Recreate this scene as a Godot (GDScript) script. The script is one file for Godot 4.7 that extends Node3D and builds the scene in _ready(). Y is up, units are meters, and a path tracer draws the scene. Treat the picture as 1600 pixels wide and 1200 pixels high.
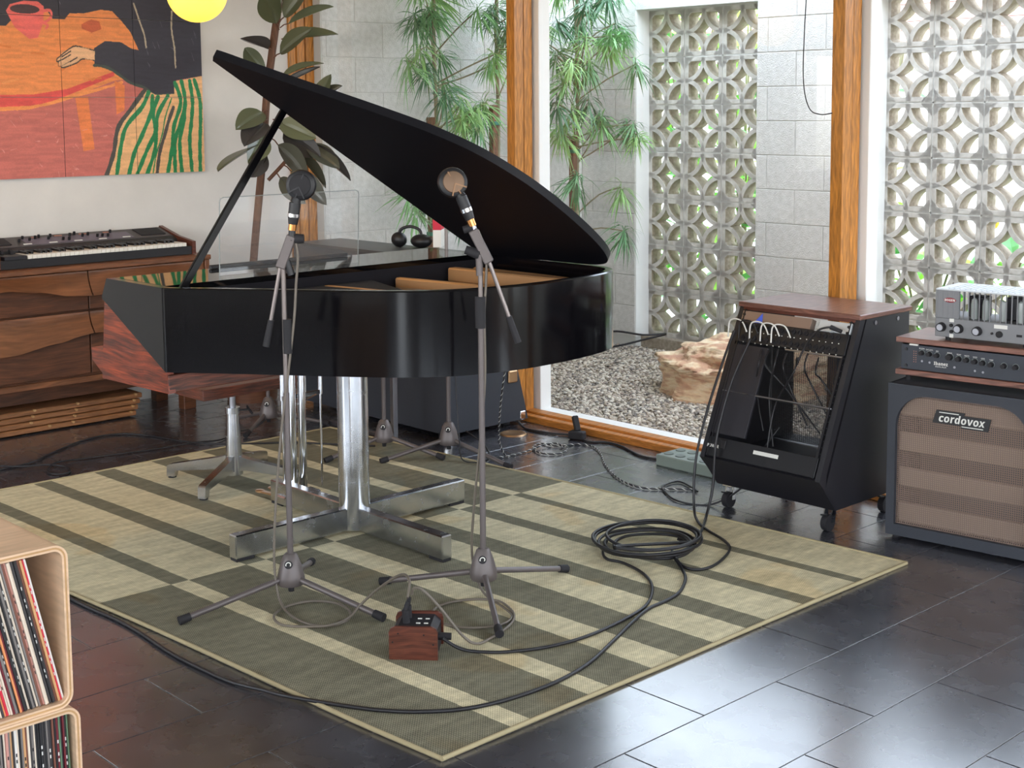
extends Node3D
# A listening room with a small grand piano, seen towards a glazed wall and a courtyard of pierced blocks.
# World: +x runs to the glazed wall, -z to the wall with the painting, y is up, metres.

class Mb:
	var v := PackedVector3Array()
	var n := PackedVector3Array()
	var t := PackedVector2Array()
	var ix := PackedInt32Array()
	func tri(a: Vector3, b: Vector3, c: Vector3, na: Vector3, nb: Vector3, nc: Vector3, ua := Vector2.ZERO, ub := Vector2.ZERO, uc := Vector2.ZERO) -> void:
		var k := v.size()
		v.append(a); v.append(b); v.append(c)
		n.append(na); n.append(nb); n.append(nc)
		t.append(ua); t.append(ub); t.append(uc)
		if (b - a).cross(c - a).dot(na + nb + nc) > 0.0:
			ix.append(k); ix.append(k + 2); ix.append(k + 1)
		else:
			ix.append(k); ix.append(k + 1); ix.append(k + 2)
	func ftri(a: Vector3, b: Vector3, c: Vector3) -> void:
		var m := (b - a).cross(c - a).normalized()
		tri(a, b, c, m, m, m)
	func face(pts: Array, center: Vector3) -> void:  # flat convex face turned away from center
		var m: Vector3 = (pts[1] - pts[0]).cross(pts[2] - pts[0]).normalized()
		if m.dot(pts[0] - center) < 0.0:
			m = -m
		for k in range(1, pts.size() - 1):
			tri(pts[0], pts[k], pts[k + 1], m, m, m)
	func quv(a: Vector3, b: Vector3, c: Vector3, d: Vector3, m: Vector3, ua: Vector2, ub: Vector2, uc: Vector2, ud: Vector2) -> void:
		tri(a, b, c, m, m, m, ua, ub, uc)
		tri(a, c, d, m, m, m, ua, uc, ud)
	func sq(a: Vector3, b: Vector3, c: Vector3, d: Vector3, na: Vector3, nb: Vector3, nc: Vector3, nd: Vector3) -> void:
		tri(a, b, c, na, nb, nc)
		tri(a, c, d, na, nc, nd)
	func box(xf: Transform3D, s: Vector3, e := 0.0) -> void:
		var h := s / 2.0
		e = minf(e, minf(h.x, minf(h.y, h.z)) * 0.9)
		var o := xf.origin
		for ax in 3:
			for sg in [-1.0, 1.0]:
				var p := []
				for q in [[-1, -1], [1, -1], [1, 1], [-1, 1]]:
					var w := Vector3.ZERO
					w[ax] = sg * h[ax]
					w[(ax + 1) % 3] = q[0] * (h[(ax + 1) % 3] - e)
					w[(ax + 2) % 3] = q[1] * (h[(ax + 2) % 3] - e)
					p.append(xf * w)
				face(p, o)
		if e <= 0.0:
			return
		for ax in 3:
			var b1 := (ax + 1) % 3
			var b2 := (ax + 2) % 3
			for s1 in [-1.0, 1.0]:
				for s2 in [-1.0, 1.0]:
					var p := []
					for q in [[-1, 0], [1, 0], [1, 1], [-1, 1]]:
						var w := Vector3.ZERO
						w[ax] = q[0] * (h[ax] - e)
						w[b1] = s1 * (h[b1] - (0.0 if q[1] == 0 else e))
						w[b2] = s2 * (h[b2] - (e if q[1] == 0 else 0.0))
						p.append(xf * w)
					face(p, o)
		for sx in [-1.0, 1.0]:
			for sy in [-1.0, 1.0]:
				for sz in [-1.0, 1.0]:
					var g := Vector3(sx, sy, sz)
					face([xf * (g * Vector3(h.x, h.y - e, h.z - e)), xf * (g * Vector3(h.x - e, h.y, h.z - e)), xf * (g * Vector3(h.x - e, h.y - e, h.z))], o)
	func bb(lo: Vector3, hi: Vector3, e := 0.0) -> void:
		box(Transform3D(Basis(), (lo + hi) / 2.0), (hi - lo).abs(), e)
	func bar(a: Vector3, b: Vector3, w: float, h: float, e := 0.0, up := Vector3.UP) -> void:  # box from a to b
		var d := (b - a).normalized()
		var side := up.cross(d)
		if side.length() < 0.01:
			side = Vector3.RIGHT.cross(d)
		side = side.normalized()
		box(Transform3D(Basis(side, d.cross(side), d), (a + b) / 2.0), Vector3(w, h, a.distance_to(b)), e)
	func cyl(a: Vector3, b: Vector3, ra: float, rb: float, seg := 14, caps := true) -> void:
		var d := (b - a).normalized()
		var u := d.cross(Vector3.UP if absf(d.y) < 0.9 else Vector3.RIGHT).normalized()
		var w := d.cross(u)
		var sl := (ra - rb) / maxf(a.distance_to(b), 1e-5)
		for k in seg:
			var c0 := u * cos(TAU * k / seg) + w * sin(TAU * k / seg)
			var c1 := u * cos(TAU * (k + 1) / seg) + w * sin(TAU * (k + 1) / seg)
			var n0 := (c0 + d * sl).normalized()
			var n1 := (c1 + d * sl).normalized()
			sq(a + c0 * ra, a + c1 * ra, b + c1 * rb, b + c0 * rb, n0, n1, n1, n0)
			if caps:
				if ra > 0.0:
					tri(a, a + c0 * ra, a + c1 * ra, -d, -d, -d)
				if rb > 0.0:
					tri(b, b + c0 * rb, b + c1 * rb, d, d, d)
	func tube(p: Array, r: float, seg := 7) -> void:
		var u := Vector3.ZERO
		var pc := []
		var pn := []
		for k in p.size():
			var d: Vector3 = (p[mini(k + 1, p.size() - 1)] - p[maxi(k - 1, 0)]).normalized()
			if k == 0:
				u = d.cross(Vector3.UP if absf(d.y) < 0.9 else Vector3.RIGHT).normalized()
			else:
				u = (u - d * u.dot(d)).normalized()
			var w := d.cross(u)
			var ring := []
			var nn := []
			for j in seg:
				var c := u * cos(TAU * j / seg) + w * sin(TAU * j / seg)
				ring.append(p[k] + c * r)
				nn.append(c)
			pc.append(ring)
			pn.append(nn)
		for k in p.size() - 1:
			for j in seg:
				var i := (j + 1) % seg
				sq(pc[k][j], pc[k][i], pc[k + 1][i], pc[k + 1][j], pn[k][j], pn[k][i], pn[k + 1][i], pn[k + 1][j])
		for e in [0, p.size() - 1]:
			var m: Vector3 = (p[0] - p[1]).normalized() if e == 0 else (p[e] - p[e - 1]).normalized()
			for j in seg:
				tri(p[e], pc[e][j], pc[e][(j + 1) % seg], m, m, m)
	func lathe(pr: Array, xf: Transform3D, seg := 20) -> void:  # pr: Vector2(radius, height) along local y
		for k in pr.size() - 1:
			var a: Vector2 = pr[k]
			var b: Vector2 = pr[k + 1]
			var e := (b - a)
			if e.length() < 1e-6:
				continue
			var ns := [Vector2(e.y, -e.x).normalized(), Vector2(e.y, -e.x).normalized()]
			if k > 0 and (a - pr[k - 1]).length() > 1e-6 and absf((a - pr[k - 1]).angle_to(e)) < 0.7:
				var f: Vector2 = (a - pr[k - 1]).normalized() + e.normalized()
				ns[0] = Vector2(f.y, -f.x).normalized()
			if k + 2 < pr.size() and (pr[k + 2] - b).length() > 1e-6 and absf(e.angle_to(pr[k + 2] - b)) < 0.7:
				var f: Vector2 = (pr[k + 2] - b).normalized() + e.normalized()
				ns[1] = Vector2(f.y, -f.x).normalized()
			for j in seg:
				var c0 := Vector3(cos(TAU * j / seg), 0, sin(TAU * j / seg))
				var c1 := Vector3(cos(TAU * (j + 1) / seg), 0, sin(TAU * (j + 1) / seg))
				var q := []
				var m := []
				for z in [[a, c0, 0], [a, c1, 0], [b, c1, 1], [b, c0, 1]]:
					q.append(xf * (z[1] * z[0].x + Vector3.UP * z[0].y))
					m.append((xf.basis * (z[1] * ns[z[2]].x + Vector3.UP * ns[z[2]].y)).normalized())
				if a.x > 1e-6:
					tri(q[0], q[1], q[2], m[0], m[1], m[2])
				if b.x > 1e-6:
					tri(q[0], q[2], q[3], m[0], m[2], m[3])
	func ext(poly: Array, d: float, xf: Transform3D, soft := 0.0) -> void:  # polygon in local xy, pulled along local z
		var pp := PackedVector2Array(poly)
		var area := 0.0
		for k in pp.size():
			area += pp[k].cross(pp[(k + 1) % pp.size()])
		if area < 0.0:
			pp.reverse()
		var zf := xf.basis.z.normalized()
		var tr := Geometry2D.triangulate_polygon(pp)
		for k in range(0, tr.size(), 3):
			var q := [pp[tr[k]], pp[tr[k + 1]], pp[tr[k + 2]]]
			tri(xf * Vector3(q[0].x, q[0].y, d), xf * Vector3(q[1].x, q[1].y, d), xf * Vector3(q[2].x, q[2].y, d), zf, zf, zf, q[0], q[1], q[2])
			tri(xf * Vector3(q[0].x, q[0].y, 0), xf * Vector3(q[1].x, q[1].y, 0), xf * Vector3(q[2].x, q[2].y, 0), -zf, -zf, -zf, q[0], q[1], q[2])
		var c := pp.size()
		for k in c:
			var a := pp[k]
			var b := pp[(k + 1) % c]
			var e := b - a
			var na := Vector2(e.y, -e.x).normalized()
			var nb := na
			if soft > 0.0:
				var e0 := a - pp[(k + c - 1) % c]
				var e1 := pp[(k + 2) % c] - b
				if absf(e0.angle_to(e)) < soft:
					var f := e0.normalized() + e.normalized()
					na = Vector2(f.y, -f.x).normalized()
				if absf(e.angle_to(e1)) < soft:
					var f := e1.normalized() + e.normalized()
					nb = Vector2(f.y, -f.x).normalized()
			var ma := (xf.basis * Vector3(na.x, na.y, 0)).normalized()
			var mb := (xf.basis * Vector3(nb.x, nb.y, 0)).normalized()
			sq(xf * Vector3(a.x, a.y, 0), xf * Vector3(b.x, b.y, 0), xf * Vector3(b.x, b.y, d), xf * Vector3(a.x, a.y, d), ma, mb, mb, ma)
	func ell(xf: Transform3D, seg := 16, rows := 10) -> void:  # unit ball through xf
		var nb := xf.basis.inverse().transposed()
		for i in rows:
			for j in seg:
				var q := []
				var m := []
				for z in [[i, j], [i, j + 1], [i + 1, j + 1], [i + 1, j]]:
					var la: float = PI * z[0] / rows
					var lo: float = TAU * z[1] / seg
					var s := Vector3(sin(la) * cos(lo), cos(la), sin(la) * sin(lo))
					q.append(xf * s)
					m.append((nb * s).normalized())
				if i > 0:
					tri(q[0], q[1], q[2], m[0], m[1], m[2])
				if i < rows - 1:
					tri(q[0], q[2], q[3], m[0], m[2], m[3])
	func ringband(c: Vector3, u: Vector3, w: Vector3, r0: float, r1: float, d: float, a0: float, a1: float, seg: int) -> void:  # flat arc of a ring, thick along u x w
		var z := u.cross(w).normalized() * d
		for k in seg:
			var s := a0 + (a1 - a0) * k / seg
			var e := a0 + (a1 - a0) * (k + 1) / seg
			var c0 := u * cos(s) + w * sin(s)
			var c1 := u * cos(e) + w * sin(e)
			var zn := z.normalized()
			sq(c + c0 * r0, c + c1 * r0, c + c1 * r1, c + c0 * r1, -zn, -zn, -zn, -zn)
			sq(c + c0 * r0 + z, c + c1 * r0 + z, c + c1 * r1 + z, c + c0 * r1 + z, zn, zn, zn, zn)
			sq(c + c0 * r0, c + c1 * r0, c + c1 * r0 + z, c + c0 * r0 + z, -c0, -c1, -c1, -c0)
			sq(c + c0 * r1, c + c1 * r1, c + c1 * r1 + z, c + c0 * r1 + z, c0, c1, c1, c0)
	func mesh(base := Vector3.ZERO) -> ArrayMesh:
		var arr := []
		arr.resize(Mesh.ARRAY_MAX)
		if base != Vector3.ZERO:
			for k in v.size():
				v[k] -= base
		arr[Mesh.ARRAY_VERTEX] = v
		arr[Mesh.ARRAY_NORMAL] = n
		arr[Mesh.ARRAY_TEX_UV] = t
		arr[Mesh.ARRAY_INDEX] = ix
		var m := ArrayMesh.new()
		m.add_surface_from_arrays(Mesh.PRIMITIVE_TRIANGLES, arr)
		return m

var used := {}
var bases := {}
var M := {}
var rng := RandomNumberGenerator.new()

func V(x: float, y: float, z: float) -> Vector3:
	return Vector3(x, y, z)

func P(x: float, y: float) -> Vector2:
	return Vector2(x, y)

func X(at: Vector3, rot := Vector3.ZERO, sc := Vector3.ONE) -> Transform3D:
	return Transform3D(Basis.from_euler(rot * PI / 180.0) * Basis.from_scale(sc), at)

func numbered(c: String) -> String:
	used[c] = used.get(c, -1) + 1
	return c if used[c] == 0 else "%s_%03d" % [c, used[c]]

func tag(o: Node, label: String, category: String, group := "", kind := "") -> void:
	o.set_meta("label", label)
	o.set_meta("category", category)
	if group:
		o.set_meta("group", group)
	if kind:
		o.set_meta("kind", kind)

# a thing with parts: a Node3D at its base; shapes given in world metres are moved to it
func thing(c: String, label: String, category: String, at: Vector3, group := "", kind := "") -> Node3D:
	var o := Node3D.new()
	o.name = numbered(c)
	add_child(o)
	o.position = at
	bases[o] = at
	tag(o, label, category, group, kind)
	return o

func part(p: Node3D, c: String, mb: Mb, m: Material, label := "") -> MeshInstance3D:
	var o := MeshInstance3D.new()
	o.name = c
	o.mesh = mb.mesh(bases[p])
	o.material_override = m
	p.add_child(o, true)
	bases[o] = bases[p]
	if label:
		o.set_meta("label", label)
	return o

func piece(p: Node3D, c: String, me: Mesh, m: Material, xf: Transform3D) -> MeshInstance3D:  # a shared mesh, placed in the frame of p
	var o := MeshInstance3D.new()
	o.name = c
	o.mesh = me
	o.material_override = m
	o.transform = xf
	p.add_child(o, true)
	bases[o] = Vector3.ZERO
	return o

func solo(c: String, label: String, category: String, mb: Mb, m: Material, at: Vector3, group := "", kind := "") -> MeshInstance3D:
	var o := MeshInstance3D.new()
	o.name = numbered(c)
	o.mesh = mb.mesh(at)
	o.material_override = m
	add_child(o)
	o.position = at
	bases[o] = at
	tag(o, label, category, group, kind)
	return o

func smooth(p: Array, sub := 5) -> Array:
	var q := []
	for k in p.size() - 1:
		var a = p[maxi(k - 1, 0)]
		var b = p[k]
		var c = p[k + 1]
		var d = p[mini(k + 2, p.size() - 1)]
		for s in sub:
			var f := float(s) / sub
			q.append(b.cubic_interpolate(c, a, d, f))
	q.append(p[-1])
	return q

func mk(key: String, c: Color, rough := 0.6, metal := 0.0, spec := 0.5) -> StandardMaterial3D:
	var m := StandardMaterial3D.new()
	m.resource_name = key
	m.albedo_color = c
	m.roughness = rough
	m.metallic = metal
	m.metallic_specular = spec
	M[key] = m
	return m

func tex(m: StandardMaterial3D, t: Texture2D, sc: float, world := false, scy := 0.0) -> StandardMaterial3D:
	m.albedo_texture = t
	m.uv1_triplanar = true
	m.uv1_world_triplanar = world
	m.uv1_scale = V(sc, scy if scy > 0.0 else sc, sc)
	return m

func c8(h: int) -> Color:
	return Color8((h >> 16) & 255, (h >> 8) & 255, h & 255)

func grain(w: int, h: int, along_u: bool, fx: float, fy: float, lo: float, hi: float, sd: int) -> ImageTexture:  # streaks of wood, grey
	var no := FastNoiseLite.new()
	no.seed = sd
	no.noise_type = FastNoiseLite.TYPE_SIMPLEX_SMOOTH
	no.fractal_octaves = 3
	no.frequency = 1.0
	var by := PackedByteArray()
	by.resize(w * h * 3)
	for y in h:
		for x in w:
			var a := float(x) / w
			var b := float(y) / h
			if not along_u:
				var s := a
				a = b
				b = s
			# wrapped in both directions
			var ca := cos(TAU * a) * fx
			var sa := sin(TAU * a) * fx
			var wob := no.get_noise_3d(ca * 0.6, sa * 0.6, 7.0) * 0.16
			var cb := cos(TAU * b + wob) * fy
			var sb := sin(TAU * b + wob) * fy
			var q := no.get_noise_3d(ca + cb, sb, sa) * 0.5 + 0.5
			q = lerpf(q, no.get_noise_3d(cb * 4.0, sb * 4.0, ca * 1.5) * 0.5 + 0.5, 0.45)
			var k := int(255.0 * clampf(lerpf(lo, hi, clampf((q - 0.25) * 2.0, 0.0, 1.0)), 0.0, 1.0))
			var i := (y * w + x) * 3
			by[i] = k
			by[i + 1] = k
			by[i + 2] = k
	var im := Image.create_from_data(w, h, false, Image.FORMAT_RGB8, by)
	return ImageTexture.create_from_image(im)

func blotch(size: int, freq: float, a: Color, b: Color, sd: int, oct := 4) -> NoiseTexture2D:
	var no := FastNoiseLite.new()
	no.seed = sd
	no.frequency = freq
	no.fractal_octaves = oct
	var g := Gradient.new()
	g.set_color(0, a)
	g.set_color(1, b)
	var t := NoiseTexture2D.new()
	t.width = size
	t.height = size
	t.seamless = true
	t.noise = no
	t.color_ramp = g
	return t

func _ready() -> void:
	rng.seed = 11
	var cam := Camera3D.new()
	cam.name = "camera"
	cam.projection = Camera3D.PROJECTION_FRUSTUM
	cam.near = 0.05
	cam.far = 200.0
	cam.size = 1200.0 / 2186.5 * cam.near
	cam.frustum_offset = Vector2(0, -192.8 / 2186.5 * cam.near)
	cam.transform = Transform3D(Basis(Vector3.UP, -0.75502) * Basis(Vector3.RIGHT, -0.107914) * Basis(Vector3.BACK, -0.00744), V(0, 1.525, 0))
	add_child(cam)
	var env := Environment.new()
	env.background_mode = Environment.BG_SKY
	var sm := ProceduralSkyMaterial.new()
	sm.sky_top_color = Color(0.80, 0.86, 0.93)
	sm.sky_horizon_color = Color(0.97, 0.97, 0.96)
	sm.ground_bottom_color = Color(0.55, 0.54, 0.5)
	sm.ground_horizon_color = Color(0.8, 0.8, 0.78)
	sm.sky_energy_multiplier = 1.0
	var sky := Sky.new()
	sky.sky_material = sm
	env.sky = sky
	env.background_energy_multiplier = 3.6
	env.tonemap_mode = Environment.TONE_MAPPER_LINEAR
	env.tonemap_exposure = 2.9
	env.sdfgi_enabled = true
	env.ssao_enabled = true
	env.ssil_enabled = true
	var we := WorldEnvironment.new()
	we.name = "environment"
	we.environment = env
	add_child(we)
	materials()
	shell()
	window_wall()
	courtyard()
	beyond()
	rug()
	piano()
	bench()
	electric_piano()
	credenza()
	keyboard()
	painting()
	pendant()
	rubber_plant()
	gear_rack()
	speaker_cabinet()
	record_crates()
	stands()
	floor_box()
	cables()
	bits()

func materials() -> void:
	var gh := grain(512, 256, true, 0.5, 3.0, 0.62, 1.0, 3)
	var gv := grain(256, 512, false, 0.5, 3.0, 0.62, 1.0, 3)
	var gf := grain(512, 256, true, 0.45, 3.4, 0.35, 1.0, 8)
	var gp := grain(512, 256, true, 0.6, 2.0, 0.86, 1.0, 5)
	tex(mk("frame_wood_upright", c8(0xDC9038), 0.45), gv, 3.0)
	tex(mk("frame_wood_level", c8(0xDC8C3C), 0.45), gh, 3.0)
	tex(mk("walnut", c8(0x96603F), 0.38), gh, 1.3)
	tex(mk("walnut_dark", c8(0x74462C), 0.45), gh, 1.6)
	tex(mk("rosewood", c8(0xAE4722), 0.36), gf, 1.8)
	tex(mk("rosewood_dark", c8(0x874630), 0.4), gf, 2.6)
	tex(mk("mahogany", c8(0x6E3A2A), 0.35), gh, 4.0)
	tex(mk("shelf_wood", c8(0x936354), 0.3), gh, 3.0)
	tex(mk("teak", c8(0xB0764A), 0.5), gh, 2.0)
	tex(mk("plywood", c8(0xE2BE9C), 0.5), gp, 1.4)
	tex(mk("plywood_dark_ply", c8(0xC69A68), 0.55), gp, 2.5)
	tex(mk("stake_wood", c8(0x8E6248), 0.8), gv, 3.0)
	tex(mk("bark", c8(0x7A5440), 0.75), gv, 4.0)
	mk("bark_pale", c8(0x8B8268), 0.85)
	var pl := mk("wall_paint", c8(0xDDD8D2), 0.85)
	tex(pl, blotch(256, 0.02, Color(0.96, 0.96, 0.96), Color.WHITE, 2), 0.7)
	var cm := mk("block_paint", c8(0xDAD8D5), 0.9)
	tex(cm, blotch(512, 0.03, Color(0.9, 0.9, 0.89), Color.WHITE, 4, 5), 1.6, true)
	cm.heightmap_enabled = true
	cm.heightmap_texture = blotch(512, 0.12, Color.BLACK, Color.WHITE, 9, 4)
	cm.heightmap_scale = 0.25
	var cw := mk("block_paint_white", c8(0xE6E6E3), 0.85)
	cw.heightmap_enabled = true
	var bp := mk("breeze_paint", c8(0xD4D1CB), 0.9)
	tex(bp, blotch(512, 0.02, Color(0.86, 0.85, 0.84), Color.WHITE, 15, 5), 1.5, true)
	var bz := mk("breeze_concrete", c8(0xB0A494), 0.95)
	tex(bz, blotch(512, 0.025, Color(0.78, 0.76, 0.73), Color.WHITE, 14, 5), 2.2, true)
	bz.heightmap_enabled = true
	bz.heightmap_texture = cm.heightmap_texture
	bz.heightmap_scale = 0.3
	mk("mortar", c8(0xB4B0A8), 0.95)
	mk("mortar_white", c8(0xC6C6C2), 0.95)
	var ft := mk("floor_tile", c8(0x47474D), 0.3, 0.0, 0.68)
	tex(ft, blotch(512, 0.012, Color(0.72, 0.72, 0.74), Color(1, 0.99, 1), 21, 5), 0.8, true)
	ft.roughness_texture = blotch(512, 0.02, Color(0.8, 0.8, 0.8), Color.WHITE, 22, 5)
	ft.roughness = 0.3
	ft.clearcoat_enabled = true
	ft.clearcoat = 0.9
	ft.clearcoat_roughness = 0.2
	mk("grout", c8(0xB2AEAA), 0.8)
	var gl := mk("glass", Color(1, 1, 1, 0.01), 0.0)
	gl.transparency = BaseMaterial3D.TRANSPARENCY_ALPHA
	var ac := mk("acrylic", Color(1, 1, 1, 0.03), 0.02)
	ac.transparency = BaseMaterial3D.TRANSPARENCY_ALPHA
	mk("acrylic_edge", c8(0x9AA09E), 0.2)
	mk("frame_white", c8(0xE4E3E0), 0.6)
	mk("ceiling_paint", c8(0xEDEBE6), 0.9)
	mk("piano_black", c8(0x09080B), 0.12, 0.0, 0.4)
	mk("piano_deck", c8(0x08080A), 0.035)
	mk("lid_black", c8(0x0D0D14), 0.5, 0.0, 0.35)
	mk("lid_edge", c8(0x2A2A30), 0.3)
	mk("gold_plate", c8(0xB98A5C), 0.5, 0.25)
	mk("felt_dark", c8(0x16131A), 0.9)
	var al := mk("aluminium", c8(0xBFC1C5), 0.3, 1.0)
	al.roughness_texture = blotch(256, 0.02, Color(0.6, 0.6, 0.6), Color.WHITE, 31, 4)
	al.uv1_triplanar = true
	al.uv1_scale = V(3, 3, 3)
	mk("chrome", c8(0xD8D9DC), 0.1, 1.0)
	mk("steel", c8(0x9A9AA0), 0.35, 1.0)
	mk("stand_grey", c8(0x655D5C), 0.42, 0.3)
	mk("stand_pole", c8(0x7C7370), 0.32, 0.6)
	mk("rubber", c8(0x1E1C20), 0.75)
	mk("black_plastic", c8(0x17161A), 0.45)
	mk("black_paint", c8(0x1D1C22), 0.5)
	var tl := mk("tolex", c8(0x30333B), 0.62)
	tl.heightmap_enabled = true
	tl.heightmap_texture = blotch(256, 0.2, Color.BLACK, Color.WHITE, 33, 2)
	tl.uv1_triplanar = true
	tl.uv1_scale = V(6, 6, 6)
	tl.heightmap_scale = 0.06
	mk("lid_grey", c8(0x4A4A4C), 0.42)
	mk("bronze", c8(0x8A6A50), 0.45, 0.6)
	mk("bronze_mesh", c8(0x77604E), 0.5, 0.6)
	mk("copper", c8(0xC98C55), 0.22, 1.0)
	mk("brass", c8(0xB08D6A), 0.4, 0.9)
	mk("key_white", c8(0xE8E4DA), 0.3)
	mk("key_black", c8(0x141316), 0.35)
	mk("synth_grey", c8(0x4A4647), 0.5)
	mk("synth_red_button", c8(0xB07A66), 0.5)
	mk("leaf_green", c8(0x6C7258), 0.3).backlight_enabled = false
	mk("cable_black", c8(0x1A181C), 0.45)
	mk("cable_grey", c8(0x6B6258), 0.5)
	mk("white_plastic", c8(0xE6E3DD), 0.5)
	mk("red_enamel", c8(0x8E1A2A), 0.35)
	mk("red_card", c8(0xC81F3C), 0.6)
	mk("strip_grey", c8(0x7F8A82), 0.55)
	mk("blue_tape", c8(0x4A63D8), 0.6)
	mk("amp_grey", c8(0x77777A), 0.45, 0.3)
	mk("amp_light", c8(0xC6CACE), 0.4, 0.3)
	mk("rack_face", c8(0x2A2E38), 0.45)
	mk("print_white", c8(0xD8D6D0), 0.6)
	mk("teal_tie", c8(0x2E7A66), 0.6)

# ---------------------------------------------------------------- the room
func shell() -> void:
	# floor: tiles laid half a tile over, row by row
	var fl := thing("floor", "dark charcoal stone tile floor with pale thin joints", "floor", V(2.6, 0, -3.8), "", "structure")
	var b := Mb.new()
	b.bb(V(-3.2, -0.12, -6.72), V(4.78, -0.003, 3.0))
	part(fl, "grout_bed", b, M.grout)
	b = Mb.new()
	b.bb(V(-3.2, -0.0035, -0.64), V(4.66, 0, 3.0))
	b.bb(V(-3.2, -0.0035, -6.7), V(0.26, 0, -0.64))
	part(fl, "tile_field", b, M.floor_tile).set_meta("kind", "stuff")
	var half := {}
	for j in range(-16, 5):
		var z0 := -2.14 + 0.3 * j
		var off := 0.0 if posmod(j, 2) == 1 else 0.301
		for k in range(-5, 5):
			var x0 := 2.668 + 0.602 * k + off
			var lo := V(maxf(x0 + 0.0015, 0.262), -0.008, maxf(z0 + 0.0015, -6.7))
			var hi := V(minf(x0 + 0.6005, 4.66), 0.0, minf(z0 + 0.2985, -0.642))
			if hi.x - lo.x < 0.02 or hi.z - lo.z < 0.02:
				continue
			var s := hi - lo
			var key := "%.3f %.3f" % [s.x, s.z]
			if not half.has(key):
				var q := Mb.new()
				q.box(Transform3D(), s, 0.0008)
				half[key] = q.mesh()
			piece(fl, "floor_tile", half[key], M.floor_tile, X((lo + hi) / 2.0 - fl.position))
	# painted wall behind the painting, with a window beyond the left of the picture
	var wl := thing("wall_north", "smooth white plaster wall behind the painting and the credenza", "wall", V(2.0, 0, -6.8), "", "structure")
	b = Mb.new()
	b.bb(V(0.1, 0, -6.9), V(4.57, 2.6, -6.7))
	b.bb(V(-3.2, 0, -6.9), V(-0.9, 2.6, -6.7))
	b.bb(V(-0.9, 0, -6.9), V(0.1, 1.0, -6.7))
	b.bb(V(-0.9, 1.95, -6.9), V(0.1, 2.6, -6.7))
	part(wl, "plaster", b, M.wall_paint)
	b = Mb.new()
	for r in [[-6.9, -6.35], [-5.5, 1.0], [2.0, 3.2]]:
		b.bb(V(-3.4, 0, r[0]), V(-3.2, 1.0, r[1]))
	b.bb(V(-3.4, 2.5, -6.9), V(-3.2, 2.6, 3.2))
	for z in [-6.9, -4.2, -1.9, 0.4, 2.6]:
		b.bb(V(-3.4, 0.9, z), V(-3.2, 2.5, z + (0.55 if absf(z) > 2.5 and z != -4.2 else 0.1)))
	solo("wall_west", "white plaster wall with broad unseen openings sized to brighten the room", "wall", b, M.wall_paint, V(-3.3, 0, -1.8), "", "structure")  # unseen openings, shaped to light the room and streak the piano rim
	b = Mb.new()
	b.bb(V(-3.2, 0, 3.0), V(4.8, 0.9, 3.2))
	b.bb(V(-3.2, 2.5, 3.0), V(4.8, 2.6, 3.2))
	b.bb(V(-3.2, 0.2, 3.0), V(-2.9, 2.5, 3.2))
	b.bb(V(4.5, 0.2, 3.0), V(4.8, 2.5, 3.2))
	for x in [-1.0, 0.9, 2.8]:
		b.bb(V(x, 0.2, 3.0), V(x + 0.1, 2.5, 3.2))
	solo("wall_south", "white plaster wall with a long unseen opening sized to brighten the room", "wall", b, M.wall_paint, V(0.8, 0, 3.1), "", "structure")  # unseen opening, enlarged to raise the indoor light
	b = Mb.new()
	b.bb(V(-2.5, -0.1, -8.5), V(2.0, 2.4, -8.3))
	solo("wall_added", "added white wall dimming the sky outside the small window", "wall", b, M.wall_paint, V(-0.2, 0, -8.4), "", "structure")  # added so the small window reflects less brightly in the glazed wall
	b = Mb.new()
	b.bb(V(-3.4, 2.6, -6.9), V(4.9, 2.75, 3.2))
	solo("ceiling", "plain white ceiling over the listening room", "ceiling", b, M.ceiling_paint, V(0.75, 2.6, -1.8), "", "structure")

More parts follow.
